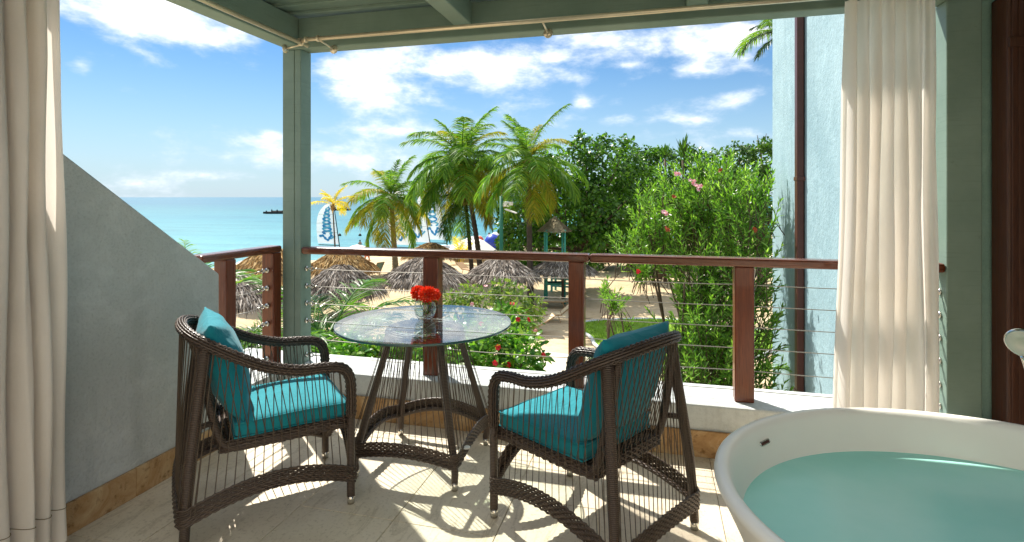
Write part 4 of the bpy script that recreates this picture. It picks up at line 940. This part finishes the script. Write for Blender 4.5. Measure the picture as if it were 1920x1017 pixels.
tree('dense round dark green tree behind the palm with the straight trunk', gz(P(1082, D)), [lob(1085, 330, D, 1.7), lob(1020, 345, D, 1.5), lob(1140, 325, D, 1.8), lob(1060, 395, D-.6, 1.7), lob(1130, 400, D-.8, 1.8), lob(1000, 420, D, 1.6), lob(1180, 370, D, 1.8), lob(1090, 450, D, 1.4), lob(970, 460, D+1, 1.1), lob(1165, 295, D+.5, .9), lob(1100, 290, D, 1.0), lob(1195, 440, D, 1.5)], 15000, .23, 'leaf_tree', 1, 2.6, .22)
D = 36
tree('paler tree right of the dense round tree, above the oleander', gz(P(1235, D)), [lob(1240, 325, D, 1.5), lob(1205, 335, D, 1.6), lob(1290, 325, D, 1.5), lob(1215, 298, D, .6), lob(1265, 380, D, 2.0), lob(1205, 395, D, 1.8), lob(1325, 360, D, 1.8), lob(1345, 320, D, 1.2), lob(1180, 320, D, 1.2)], 12000, .22, 'leaf_tree', 2, 3, .2)
D = 29
tree('dark leafy tree at the corner of the blue house', gz(P(1425, D)), [lob(1395, 315, D, 1.0), lob(1440, 320, D, 1.4), lob(1385, 300, D, .7), lob(1410, 360, D, 1.5), lob(1455, 380, D, 1.7), lob(1370, 370, D, 1.3), lob(1430, 300, D, .8), lob(1440, 430, D, 1.6)], 8000, .18, 'leaf_dark', 3, 3, .18)
D = 42
tree('far dark hedge like tree beyond the thatched hut', gz(P(1010, D)), [lob(985, 435, D, 2.0), lob(1060, 420, D, 2.4), lob(1130, 420, D, 2.4), lob(1210, 420, D, 2.6), lob(1300, 420, D, 2.6), lob(1390, 430, D, 2.6), lob(1020, 455, D-1.5, 1.6), lob(1100, 455, D-1.5, 1.7), lob(1180, 455, D-1.5, 1.7), lob(1260, 450, D-1.5, 1.8), lob(1340, 450, D-1.5, 1.8)], 20000, .30, 'leaf_dark', 4, 2, .2)
# slender pointed tips above the canopy
for i, (px, py, h, lab) in enumerate([(1280, 252, 1.6, 'tallest pointed cactus like shoot above the canopy'), (1247, 268, 1.0, 'curled green shoot left of the tallest pointed shoot'), (1427, 250, 1.3, 'bare forked dead twig above the tree by the blue house')]):
    d_ = 34; top = Z(py, d_); b_ = P(px, d_, GZ); e = empty('shoot', b_); tag(e, lab, 'plant'); rg = random.Random(i+70); mb = MB()
    hh = top-GZ; mb.tube([(0, 0, 0), (.1, 0, hh*.5), (0, 0, hh-h)], [.12, .1, .06], 6); mb.build('stem', M['bark'], e, smooth=True); mb = MB()
    if i < 2:
        for k in range(26): a = rg.random()*6.28; mb.blade((.1*math.cos(a), .1*math.sin(a), hh-h+rg.random()*h*.5), (.35*math.cos(a), .35*math.sin(a), 1), (math.cos(a), math.sin(a), 0), h*rg.uniform(.35, .7), .16, .1, .1, 3)
        mb.build('leaves', M['leaf_dark' if i == 0 else 'leaf_tree'], e)
    else:
        for k in range(5): a = k*1.25; mb.tube([(0, 0, hh-h), (.2*math.cos(a), .2*math.sin(a), hh-h*.4), (.3*math.cos(a), .3*math.sin(a), hh-rg.random()*.4)], [.05, .035, .015], 5)
        mb.build('twigs', M['bark'], e, smooth=True)

def whorl_bush(label, base, tips, mat, seed, leaf=.17, wd=.026, nodes=7, flowers=(), name='oleander_shrub', hang=.18, nst=16):
    rg = random.Random(seed); base = Vector(base); e = empty(name, base); tag(e, label, 'shrub'); lm = MB(); sm = MB()
    for (tp, dr) in tips:
        tp = Vector(tp)-base; dr = Vector(dr).normalized(); ln = rg.uniform(.32, .6)
        u = dr.orthogonal().normalized(); v_ = dr.cross(u); a0 = rg.random()*6.28
        low = tp-dr*ln; sm.tube([low-dr*.25+Vector((rg.gauss(0, .03), rg.gauss(0, .03), -.1)), low, tp], [.007, .006, .003], 4, caps=False)
        for k in range(nodes):
            t_ = (k+rg.random()*.4)/nodes; p = low+dr*ln*t_
            for j in range(3):
                a = a0+j*2.094+k*1.05+rg.gauss(0, .15); rd = u*math.cos(a)+v_*math.sin(a); op = 1.15-.75*t_
                d = (dr*(.75+.35*t_)+rd*op+Vector((0, 0, rg.gauss(0, .12)))).normalized()
                lm.blade(p, d, dr+rd*.2, leaf*rg.uniform(.7, 1.2)*(1-.25*t_), wd*rg.uniform(.8, 1.2), hang*rg.uniform(0, 1.6), .1, 3, .35)
    lm.build('leaves', M[mat], e); sm.build('twigs', M['bark'], e, smooth=True)
    mb = MB()
    for i in range(nst):
        a = rg.random()*6.28; tp = Vector(rg.choice(tips)[0])-base; mb.tube(smoothpath([(.3*math.cos(a), .3*math.sin(a), 0), (tp.x*.35+.2*math.cos(a), tp.y*.35+.2*math.sin(a), tp.z*.5), (tp.x*.8, tp.y*.8, tp.z*.86)], 6), [.035-.0018*k for k in range(13)], 6)
    mb.build('stems', M['bark'], e, smooth=True)
    for (fp, fm, fr_) in flowers:
        mb = MB()
        for k in range(5):
            c_ = Vector((rg.gauss(0, fr_*.25), rg.gauss(0, fr_*.25), rg.gauss(0, fr_*.2)))
            ax = Vector((rg.gauss(0, .6), -1, rg.gauss(0.4, .5))).normalized(); u = ax.orthogonal().normalized(); v_ = ax.cross(u)
            for j in range(5): a = j*1.2566; rd = u*math.cos(a)+v_*math.sin(a); mb.blade(c_, rd+ax*.35, ax, fr_*.45, fr_*.34, .1, .1, 3, .4)
        mb.build('flower', M[fm], e, loc=Vector(fp)-base)
    return e
rg = random.Random(77); tips = []
bcen = P(1320, 7.9); 
lobesO = [lob(1250, 400, 8.4, .72), lob(1330, 370, 8.2, .75), lob(1400, 400, 7.6, .62), lob(1310, 470, 8.0, .75), lob(1215, 470, 8.2, .52), lob(1400, 500, 7.5, .72), lob(1330, 590, 7.7, .85), lob(1320, 590, 7.9, .6), lob(1400, 620, 7.3, .7), lob(1320, 690, 7.4, .85), lob(1275, 715, 7.6, .5), lob(1400, 730, 7.1, .6), lob(1270, 335, 8.6, .45), lob(1370, 335, 8.4, .45), lob(1320, 315, 8.5, .38), lob(1420, 350, 7.9, .4), lob(1180, 450, 8.4, .36), lob(1225, 400, 8.5, .45)]
lw_ = [r_*r_ for _, r_ in lobesO]
while len(tips) < 760:
    c, r_ = rg.choices(lobesO, lw_)[0]; d = Vector((rg.gauss(0, 1), rg.gauss(-.3, 1), rg.gauss(.25, .9))).normalized(); p = c+d*r_*rg.uniform(.55, 1.05)
    if p.x > 1.62: continue
    tips.append((p, d*.75+Vector((0, 0, .9))+Vector((rg.gauss(0, .2), rg.gauss(0, .2), 0))))
def fpt(px, py, d): v_ = P(px, d); return Vector((v_.x, v_.y, Z(py, d)))
fl_ = [(fpt(1268, 325, 7.7), 'petal_pink', .075), (fpt(1300, 342, 7.5), 'petal_pink', .075), (fpt(1305, 350, 7.4), 'petal_pink', .08), (fpt(1350, 320, 7.6), 'petal_rust', .055), (fpt(1245, 398, 7.6), 'petal_pink', .08), (fpt(1262, 370, 7.6), 'petal_rust', .055), (fpt(1252, 432, 7.4), 'petal_rust', .055), (fpt(1417, 430, 6.8), 'petal_rust', .055), (fpt(1198, 509, 7.3), 'petal_red', .06), (fpt(1160, 445, 7.7), 'petal_rust', .055), (fpt(1366, 284, 8.2), 'petal_pink', .08), (fpt(1305, 290, 8.3), 'petal_rust', .06), (fpt(1135, 462, 7.9), 'petal_red', .05)]
whorl_bush('tall oleander bush with pink flowers in front of the blue house', Vector((bcen.x, bcen.y, GZ)), tips, 'oleander', 5, .15, .023, 8, fl_[:9])
rg = random.Random(12); tips = []
for c, r_, n_ in [(fpt(1150, 550, 11), .36, 14), (fpt(1178, 600, 11), .2, 6), (fpt(1135, 530, 11.5), .22, 7)]:
    for i in range(n_): d = Vector((rg.gauss(0, 1), rg.gauss(0, 1), rg.gauss(0, 1))).normalized(); tips.append((c+d*r_*rg.uniform(.3, 1), d*.6+Vector((0, 0, .8))))
bb = P(1165, 11); whorl_bush('thin young oleander with sparse stems above the lawn', Vector((bb.x, bb.y, GZ)), tips, 'oleander', 6, .17, .026, 6, nst=4)

def flower_bush(label, px, d, lobes, n, size, mat, seed, flowers, petal='petal_red', fr_=.045):
    b_ = P(px, d, GZ); e = empty('flower_bush', b_); tag(e, label, 'shrub'); rg = random.Random(seed)
    leaf_lobes(lobes, n, size, seed, .42, .35, (.5, 1.08), b_, 3).build('foliage', M[mat], e)
    mb = MB()
    for c, r_ in lobes: q = c-b_; mb.tube([(rg.gauss(0, .1), rg.gauss(0, .1), 0), (q.x*.5, q.y*.5, q.z*.55), q], [.04, .03, .012], 6)
    mb.build('stems', M['bark'], e, smooth=True)
    for i in range(flowers):
        c, r_ = rg.choice(lobes); dd = Vector((rg.gauss(0, 1), rg.gauss(-.9, .6), rg.gauss(.3, .8))).normalized(); mb = MB(); ax = (dd+Vector((0, -.4, .2))).normalized(); u = ax.orthogonal().normalized(); v_ = ax.cross(u)
        for j in range(6): a = j*1.047; mb.blade((0, 0, 0), u*math.cos(a)+v_*math.sin(a)+ax*.4, ax, fr_, fr_*.8, .1, .1, 3, .4)
        mb.build('flower', M[petal], e, loc=c+dd*r_*1.04-b_)
    return e
flower_bush('dense green bush with red flowers right of the table base', 930, 7.0, [lob(930, 665, 7.0, .42), lob(980, 665, 6.8, .28), lob(880, 640, 7.4, .34), lob(950, 610, 7.6, .30), lob(900, 700, 6.8, .4), lob(975, 700, 6.6, .3), lob(830, 680, 7.2, .4)], 4200, .10, 'hibiscus', 31, 18)
flower_bush('dense green bush with red flowers left of the table base', 700, 7.2, [lob(690, 680, 7.2, .3), lob(735, 670, 7.4, .3), lob(660, 665, 7.4, .26), lob(775, 670, 7.6, .3), lob(640, 690, 7.0, .28)], 2800, .10, 'hibiscus', 37, 9)
flower_bush('loose yellow green bush with small pink flowers behind the table', 930, 12.5, [lob(905, 580, 12.5, .5), lob(960, 575, 12.5, .5), lob(985, 600, 12.3, .38), lob(860, 590, 12.5, .42), lob(940, 545, 12.7, .3), lob(880, 555, 12.8, .28), lob(1000, 575, 12.4, .25), lob(845, 560, 12.6, .2)], 2600, .11, 'leaf_lime', 41, 6, 'petal_pink', .06)
flower_bush('low green leafy plants at the foot of the thatched hut', 1075, 33, [lob(1055, 470, 33, .6), lob(1075, 455, 33, .6), lob(1090, 475, 33, .6)], 900, .25, 'leaf_tree', 43, 5, 'petal_pink', .12)

# ================================================================== BEACH THINGS
def thatch_meshes(seed, mat, Rr=1.72, ze=2.02, za=2.85):
    rg = random.Random(seed); mb = MB(); H_ = za-ze
    def surf(t_, a): r_ = Rr*t_; return Vector((r_*math.cos(a), r_*math.sin(a), za-H_*(t_**1.45)))
    for i in range(4600):
        t_ = math.sqrt(rg.random())*.98 if i > 900 else rg.uniform(.86, 1.0); a = rg.random()*2*PI; p = surf(t_, a); p2 = surf(min(1.12, t_+.2), a)
        d = (p2-p).normalized(); nr = Vector((math.cos(a)*.5, math.sin(a)*.5, .85)); tg_ = Vector((-math.sin(a), math.cos(a), 0))
        d = (d+tg_*rg.gauss(0, .30)+nr*rg.gauss(.08, .12)).normalized()
        mb.blade(p+nr*rg.uniform(.0, .07), d, nr+tg_*rg.gauss(0, .5), rg.uniform(.2, .5), rg.uniform(.022, .055), rg.uniform(.05, .5), 0, 2, .9)
    th = mb.mesh('thatch', mat, False)
    mb = MB(); mb.lathe([(.02, za-.01), (Rr*.35, za-H_*.35**1.45-.05), (Rr*.7, za-H_*.7**1.45-.05), (Rr*.97, ze+.02), (Rr*.9, ze-.02), (.1, za-.35)], 28); core = mb.mesh('roof_frame', M['thatch_core'])
    return th, core
TH = {k: thatch_meshes(i+3, M[k]) for i, k in enumerate(('thatch_grey', 'thatch_brown'))}
pole_me = MB().tube([(0, 0, -.1), (.02, 0, 1.2), (0, 0, 2.6)], [.075, .07, .06], 8).mesh('pole', M['post_wood'])
def palapa(label, px, d, kind, s_=1.0, top=None):
    b_ = gz(P(px, d)); e = empty('thatched_parasol', b_, random.random()*6); tag(e, label, 'parasol', 'thatched beach parasols')
    zs = s_ if top is None else (Z(top, d)-b_.z)/2.85
    e.scale = (s_*.93, s_*.93, zs)
    put('pole', pole_me, e); put('roof_frame', TH[kind][1], e); o = put('thatch', TH[kind][0], e, kind='stuff'); return e
palapa('grey thatched parasol between the left bush and the middle railing post', 795, 21.5, 'thatch_grey', .98, 482)
palapa('grey thatched parasol behind the green lamp pole', 941, 23.2, 'thatch_grey', .92, 482)
palapa('grey thatched parasol above the loungers, behind the second railing post', 1055, 27.5, 'thatch_grey', .98, 482)
palapa('brown thatched parasol right of the green post, higher of two', 640, 25.5, 'thatch_brown', .95, 470)
palapa('grey thatched parasol right of the green post, below the brown one', 640, 19.0, 'thatch_grey', .85, 498)
palapa('small brown thatched parasol just above the rail near the palms', 808, 33, 'thatch_brown', .95, 456)
palapa('brown thatched parasol left of the green post, highest', 512, 27, 'thatch_brown', 1.0, 466)
palapa('brown thatched parasol left of the green post, middle one', 503, 22, 'thatch_brown', .85, 500)
palapa('grey thatched parasol left of the green post, lowest and nearest', 438, 18, 'thatch_grey', .98, 514)

def lounger(label, loc, rz, fab='lounger_fab', back=35):
    e = empty('sun_lounger', loc, rz); tag(e, label, 'sun lounger', 'sun loungers on the sand')
    m2 = MB()
    for x in (-.31, .31): m2.beam((x, -.95, .32), (x, .35, .32), .045, .045)
    m2.beam((-.31, -.95, .32), (.31, -.95, .32), .045, .045); m2.beam((-.31, .35, .32), (.31, .35, .32), .045, .045); m2.build('frame', M['lounger'], e)
    for x in (-.29, .29):
        for y, k_ in ((-.75, -.12), (.2, .12)): MB().tube([(x, y, .31), (x, y+k_, .01)], .02, 6).build('leg', M['lounger'], e)
    MB().box(-.29, -.94, .335, .29, .34, .35).build('sling', M[fab], e)
    c_, s_ = math.cos(R(back)), math.sin(R(back)); m2 = MB()
    for x in (-.3, .3): m2.beam((x, .35, .34), (x, .35+.75*c_, .34+.75*s_), .04, .04)
    m2.beam((-.3, .35+.75*c_, .34+.75*s_), (.3, .35+.75*c_, .34+.75*s_), .04, .04); m2.build('back_frame', M['lounger'], e)
    mb = MB(); mb.beam((0, .37, .36), (0, .35+.73*c_, .36+.73*s_), .56, .012); mb.build('backrest', M[fab], e); return e
for (px, py, rz, fab, bk, lab) in [(1036, 604, -75, 'lounger_fab', 40, 'beige sun lounger nearest the railing post, backrest raised'), (1046, 578, -80, 'lounger_fab', 10, 'flat beige sun lounger under the grey thatched parasol'), (990, 628, -70, 'lounger_fab', 30, 'beige sun lounger at the edge of the flowering bush'), (878, 515, 60, 'lounger', 30, 'tan sun lounger on the sand behind the twin palm trunks'),
                                (1005, 500, 100, 'lounger', 45, 'tan sun lounger between two grey thatched parasols'), (700, 520, 250, 'lounger_green', 60, 'green beach chair with a striped towel by the brown thatch')]:
    d_ = FPX*5.3/(py-HORIZON); lo = lounger(lab, gz(P(px, d_))+Vector((0, 0, .03)), R(rz), fab, bk)
    if fab == 'lounger_green': tw = MB().box(-.3, -.62, .352, .3, .1, .38); tg = tw.build('towel', M['towel'], loc=lo.location, rot=lo.rotation_euler); tag(tg, 'blue and white striped towel on the green beach chair', 'towel')

# sailing boats
def sailboat(label, px, d, h, wd, lean, seed):
    b_ = P(px, d, SEAZ); e = empty('sailboat', b_, YAW); tag(e, label, 'sailboat', 'small sailing boats off the beach'); rg = random.Random(seed)
    for y in (-.9, .9):
        mb = MB(); pr_ = [(-2.4, .05, .25), (-1.8, .22, .35), (0, .28, .38), (1.6, .2, .38), (2.5, .03, .45)]; vs = []
        for (x, hw, z) in pr_:
            for k in range(8): a = 2*PI*k/8; vs.append((x, y+hw*math.cos(a), .18+z*.6*math.sin(a)*.7))
        fs = [(i*8+k, i*8+(k+1) % 8, (i+1)*8+(k+1) % 8, (i+1)*8+k) for i in range(4) for k in range(8)]; mb.add(vs, fs); mb.build('hull', M['white'], e, smooth=True)
    MB().box(-1.3, -.75, .34, 1.1, .75, .40).build('deck', M['white'], e)
    tp = Vector((-lean*h, 0, h+.9)); bs = Vector((.3, 0, .4))
    MB().tube([bs, tp+Vector((.0, 0, .4))], [.06, .04], 8).build('mast', M['dark'], e, smooth=True)
    mb = MB(); nu, nv = 6, 14
    def sp(u, v_):
        m_ = bs.lerp(tp, .08+.92*v_)+Vector((-.06, 0, 0)); wl_ = wd*(1-.05*v_-.45*v_**3-.30*v_**8); return m_+Vector((-wl_*u, .28*math.sin(PI*u)*(1-.4*v_), .10*u*(1-v_)))
    for j in range(nv+1):
        for i in range(nu+1): mb.v.append(tuple(sp(i/nu, j/nv)))
    for j in range(nv):
        for i in range(nu): a = j*(nu+1)+i; mb.f.append((a, a+1, a+nu+2, a+nu+1))
    sl = mb.build('sail', M['sail'], e, smooth=True)
    for v_ in (.28, .5, .72): MB().tube([sp(i/6, v_)+Vector((0, -.015, 0)) for i in range(7)], .018, 4).build('batten', M['blue_b'] if False else M['steel'], sl)
    def rib(fn, w0, mat, push):
        for sgn in (-1, 1):
            mb = MB(); n_ = 40
            for i in range(n_+1):
                t_ = i/n_; u, v_ = fn(t_); u2, v2 = fn(min(1, t_+.01)); u1, v1 = fn(max(0, t_-.01)); du, dv = (u2-u1)*wd, (v2-v1)*h; l_ = math.hypot(du, dv)+1e-6; ww = w0*(.45+.55*abs(math.sin(6*PI*t_+.6)))
                for q in (-1, 1): mb.v.append(tuple(sp(max(.02, min(.98, u-q*dv/l_*ww/wd)), max(.02, min(.99, v_+q*du/l_*ww/h)))+Vector((0, sgn*push, 0))))
            mb.f = [(2*i, 2*i+1, 2*i+3, 2*i+2) for i in range(n_)]; mb.build('printed_ribbon', M[mat], sl)
    rib(lambda t_: (.5+.24*math.sin(t_*4*2*PI+.4)*(1-.35*t_), .24+.66*t_), .13, 'blue_a', .02)
    rib(lambda t_: (.5+.24*math.sin(t_*4*2*PI+.4+PI)*(1-.35*t_), .24+.66*t_), .11, 'blue_b', .03)
    rib(lambda t_: (.88-.62*t_, .145+.055*math.sin(t_*2.6*PI+.3)), .15, 'blue_a', .02)
    rib(lambda t_: (.12+.26*t_, .20-.08*t_), .11, 'blue_b', .02)
    MB().tube([bs+Vector((0, 0, .25)), bs+Vector((-wd*1.02, 0, .35))], .05, 6).build('boom', M['dark'], e, smooth=True); return e
sailboat('leftmost sailboat beside the green post, white sail with blue ribbons', 632, 63, 4.6, 2.35, .10, 1)
sailboat('sailboat just right of the short palm trunk', 771, 60, 6.0, 2.3, .16, 2)
sailboat('middle sailboat of the three behind the tall palms', 803, 63, 6.6, 2.3, .15, 3)
sailboat('rightmost sailboat of the three behind the tall palms', 834, 66, 7.2, 2.3, .16, 4)

# lamp pole
lp = gz(P(940, 25)); e = empty('lamp_pole', lp); tag(e, 'green metal pole with a white floodlight in front of the palms', 'lamp pole')
MB().tube([(0, 0, 0), (0, 0, Z(368, 25)-lp.z)], .085, 10).build('pole', M['pole_green'], e, smooth=True)
hh = Z(382, 25)-lp.z; MB().tube([(0, 0, hh-.1), (.35, 0, hh-.12)], .03, 6).build('arm', M['white'], e)
MB().beam((.15, -.05, hh+.02), (.55, -.25, hh+.0), .2, .16).build('floodlight', M['white'], e, bevel=.02); MB().beam((.2, -.05, hh-.25), (.75, -.2, hh-.42), .16, .05).build('floodlight', M['white'], e, bevel=.01)

# thatched hut with green posts
D = 28.0; hb = gz(P(1040, D)); e = empty('beach_hut', hb, .3); tag(e, 'small beach hut with shingled roof on green posts', 'hut')
zt = Z(406, D)-hb.z; ze_ = Z(434, D)-hb.z
mb = MB(); mb.lathe([(.82, ze_), (.86, ze_+.03), (.02, zt)], 4, sx=1, sy=1, caps=False); mb.build('roof', m_leaf('shingle', [hexc('#9a8c74'), hexc('#b3a58a')], .9, 0, (1, 1, 1), 0, .1), e)
rg = random.Random(2); mb = MB()
for i in range(700):
    a = rg.random()*2*PI; t_ = math.sqrt(rg.random()); q = abs(((a/(PI/2)) % 1)-.5)*2; rr = .86*t_*(.72+.28*q); p = Vector((rr*math.cos(a), rr*math.sin(a), zt-(zt-ze_)*t_+.03)); mb.blade(p, (math.cos(a), math.sin(a), -.6), (0, 0, 1), .16, .09, 0, 0, 2, 1)
mb.build('shingles', m_leaf('shingle2', [hexc('#7d705a'), hexc('#a89a7e'), hexc('#93866c')], .9, 0, (1, 1, 1), 0, .1), e, kind='stuff')
for x, y in ((-.45, -.45), (.45, -.45), (.45, .45), (-.45, .45)): MB().tube([(x, y, 0), (x, y, ze_+.1)], .05, 8).build('post', M['hut_green'], e, smooth=True)
MB().box(-.42, -.3, .9, .42, .42, 1.0).build('counter', M['hut_green'], e)
# turquoise lifeguard style bench
bq = gz(P(1060, 31)); e = empty('lifeguard_bench', bq, -.2); tag(e, 'turquoise painted wooden bench frame under the grey thatch', 'bench')
for x in (-.7, .7):
    for y in (-.3, .3): MB().beam((x, y, 0), (x, y, 1.1), .1, .1, up=(0, 1, 0)).build('leg', M['turq'], e)
for z in (.35, .55, .75, 1.0): MB().beam((-.75, -.31, z), (.75, -.31, z), .05, .1).build('slat', M['turq'], e)
MB().box(-.75, -.3, .45, .75, .35, .5).build('seat', M['turq'], e)

def canopy(label, px, d, top, w_, h_, mat, name='beach_umbrella', cat='umbrella', n=8):
    b_ = gz(P(px, d)); e = empty(name, b_); tag(e, label, cat); z1 = Z(top, d)-b_.z
    mb = MB(); mb.lathe([(.02, z1), (w_*.25, z1-h_*.35), (w_*.5, z1-h_), (w_*.5, z1-h_-.12), (w_*.49, z1-h_-.12), (w_*.24, z1-h_*.4), (.02, z1-.05)], n); mb.build('canopy', M[mat], e)
    MB().tube([(0, 0, 0), (0, 0, z1-.02)], .04, 6).build('pole', M['steel'], e, smooth=True); return e
canopy('large white beach tent behind the twin palm trunks', 886, 47, 443, 4.3, 1.15, 'white', 'beach_tent', 'tent', 6)
canopy('white beach umbrella just above the rail by the swimmers', 670, 47, 459, 1.9, .3, 'white')
canopy('cream beach umbrella left of the straight dark palm trunk', 985, 40, 461, 2.9, .75, 'cream')
canopy('white beach umbrella left of the green post behind thatch', 468, 38, 485, 2.6, .5, 'white')
# inflatables and people
def ball(name, label, cat, px, py, d, r_, mat, sy=1):
    o = MB().lathe([(.01, -r_), (r_*.6, -r_*.8), (r_*.92, -r_*.4), (r_, 0), (r_*.92, r_*.4), (r_*.6, r_*.8), (.01, r_)], 16, sy=sy).build(name, M[mat], loc=fpt(px, py, d), smooth=True); tag(o, label, cat)
    m2 = MB(); m2.tube([(r_*1.01*math.cos(i*PI/8), 0, r_*1.01*math.sin(i*PI/8)) for i in range(16)], .03, 5, closed=True); m2.build('seam', M['white'], o, smooth=True); return o
def rest(o, r_): v_ = o.location; o.location = (v_.x, v_.y, ground_z(v_.x, v_.y)+r_); return o
ball('inflatable', 'large dark blue inflatable by the water', 'inflatable', 924, 455, 52, .8, 'deep_blue'); ball('inflatable', 'smaller blue inflatable right of the large one', 'inflatable', 936, 450, 54, .5, 'deep_blue')
ball('inflatable', 'orange inflatable behind the white tent', 'inflatable', 899, 451, 53, .42, 'orange'); ball('inflatable', 'orange inflatable right of the green pole', 'inflatable', 946, 461, 50, .45, 'orange')
ball('inflatable', 'white inflatable between the blue ones', 'inflatable', 930, 446, 55, .55, 'white')
def person(label, loc, rz, joints, edges, rad, clothes, hair=True, scale=1.0):
    e = empty('person', loc, rz); tag(e, label, 'person'); e.scale = (scale,)*3
    me = bpy.data.meshes.new('body'); me.from_pydata(joints, edges, []); me.materials.append(M['skin']); o = put('body', me, e)
    sk = o.modifiers.new('skin', 'SKIN'); me.skin_vertices[0].data[0].use_root = True
    for i, r_ in enumerate(rad): me.skin_vertices[0].data[i].radius = (r_, r_)
    sk.use_smooth_shade = True; su = o.modifiers.new('sub', 'SUBSURF'); su.levels = 1; su.render_levels = 1
    for (nm, pts, rs, m_) in clothes: MB().tube(pts, rs, 12).build(nm, M[m_], e, smooth=True)
    return e
J = [(0, 0, .95), (0, 0, 1.2), (0, 0, 1.42), (0, -.02, 1.53), (0, -.04, 1.66), (.19, 0, 1.40), (.26, -.06, 1.12), (.24, -.2, .92), (-.19, 0, 1.40), (-.25, .1, 1.14), (-.22, .05, .9), (.1, -.02, .9), (.11, -.16, .5), (.11, -.12, .08), (.11, -.24, .04), (-.1, .02, .9), (-.11, .08, .5), (-.11, .28, .1), (-.11, .18, .04)]
ED = [(0, 1), (1, 2), (2, 3), (3, 4), (2, 5), (5, 6), (6, 7), (2, 8), (8, 9), (9, 10), (0, 11), (11, 12), (12, 13), (13, 14), (0, 15), (15, 16), (16, 17), (17, 18)]
RD = [.13, .12, .13, .055, .105, .06, .045, .035, .06, .045, .035, .09, .06, .04, .035, .09, .06, .04, .035]
pl = gz(P(688, 43)); person('person in red beachwear walking on the sand', pl, R(60), J, ED, RD, [('dress', [(0, 0, .72), (0, 0, .95), (0, 0, 1.15), (0, 0, 1.4)], [.2, .19, .15, .15], 'red_cloth'), ('hair', [(0, .03, 1.58), (0, .02, 1.68), (0, -.01, 1.775)], [.08, .115, .03], 'hair')])
pl = P(917, 56); person('dark haired person standing beside the blue inflatables', gz(pl), R(-30), J, ED, RD, [('swimsuit', [(0, 0, .84), (0, 0, 1.05), (0, 0, 1.36)], [.17, .14, .145], 'dark'), ('hair', [(0, .03, 1.56), (0, .02, 1.68), (0, -.01, 1.775)], [.08, .12, .03], 'hair')])
for px, lab in ((675, 'left swimmer standing in the sea near the buoys'), (709, 'right swimmer standing in the sea near the buoys')):
    pl = P(px, 71, SEAZ-1.1); person(lab, pl, R(20), J, ED, RD, [('hair', [(0, .03, 1.56), (0, .02, 1.68), (0, -.01, 1.775)], [.08, .12, .03], 'hair')])
for px, lab in ((637, 'left dark buoy floating beyond the swimmers'), (675, 'middle dark buoy floating beyond the swimmers'), (707, 'right dark buoy floating beyond the swimmers')):
    o = MB().lathe([(.02, -.1), (.22, -.05), (.25, .12), (.16, .3), (.02, .36)], 12).build('buoy', M['dark'], loc=P(px, 88, SEAZ), smooth=True); tag(o, lab, 'buoy', 'buoys in a line')
    MB().lathe([(.05, .34), (.05, .45), (.01, .47)], 8).build('cap', M['orange'], o, smooth=True)
# rafts and jetties far out
def jetty(label, px0, px1, py, seed):
    d_ = FPX*(EYE-SEAZ)/(py-HORIZON); a = P(px0, d_, SEAZ); b = P(px1, d_, SEAZ); e = empty('jetty', (a+b)/2, YAW); tag(e, label, 'jetty'); ln = (b-a).length; rg = random.Random(seed)
    MB().box(-ln/2, -3, .1, ln/2, 3, .8).build('platform', M['dark'], e)
    for i in range(6): x = -ln/2+ln*(i+.5)/6; MB().tube([(x, -2.5, -1), (x, -2.5, 1.1+rg.random()*.6)], .25, 6).build('pile', M['dark'], e)
    MB().box(-ln*.3, -1, .8, ln*.2, 1, 1.15).build('rock', M['dark'], e)
jetty('dark low jetty on the sea left of the green post', 500, 560, 401, 1); jetty('dark raft on the sea behind the yellow palm', 630, 655, 395, 2)
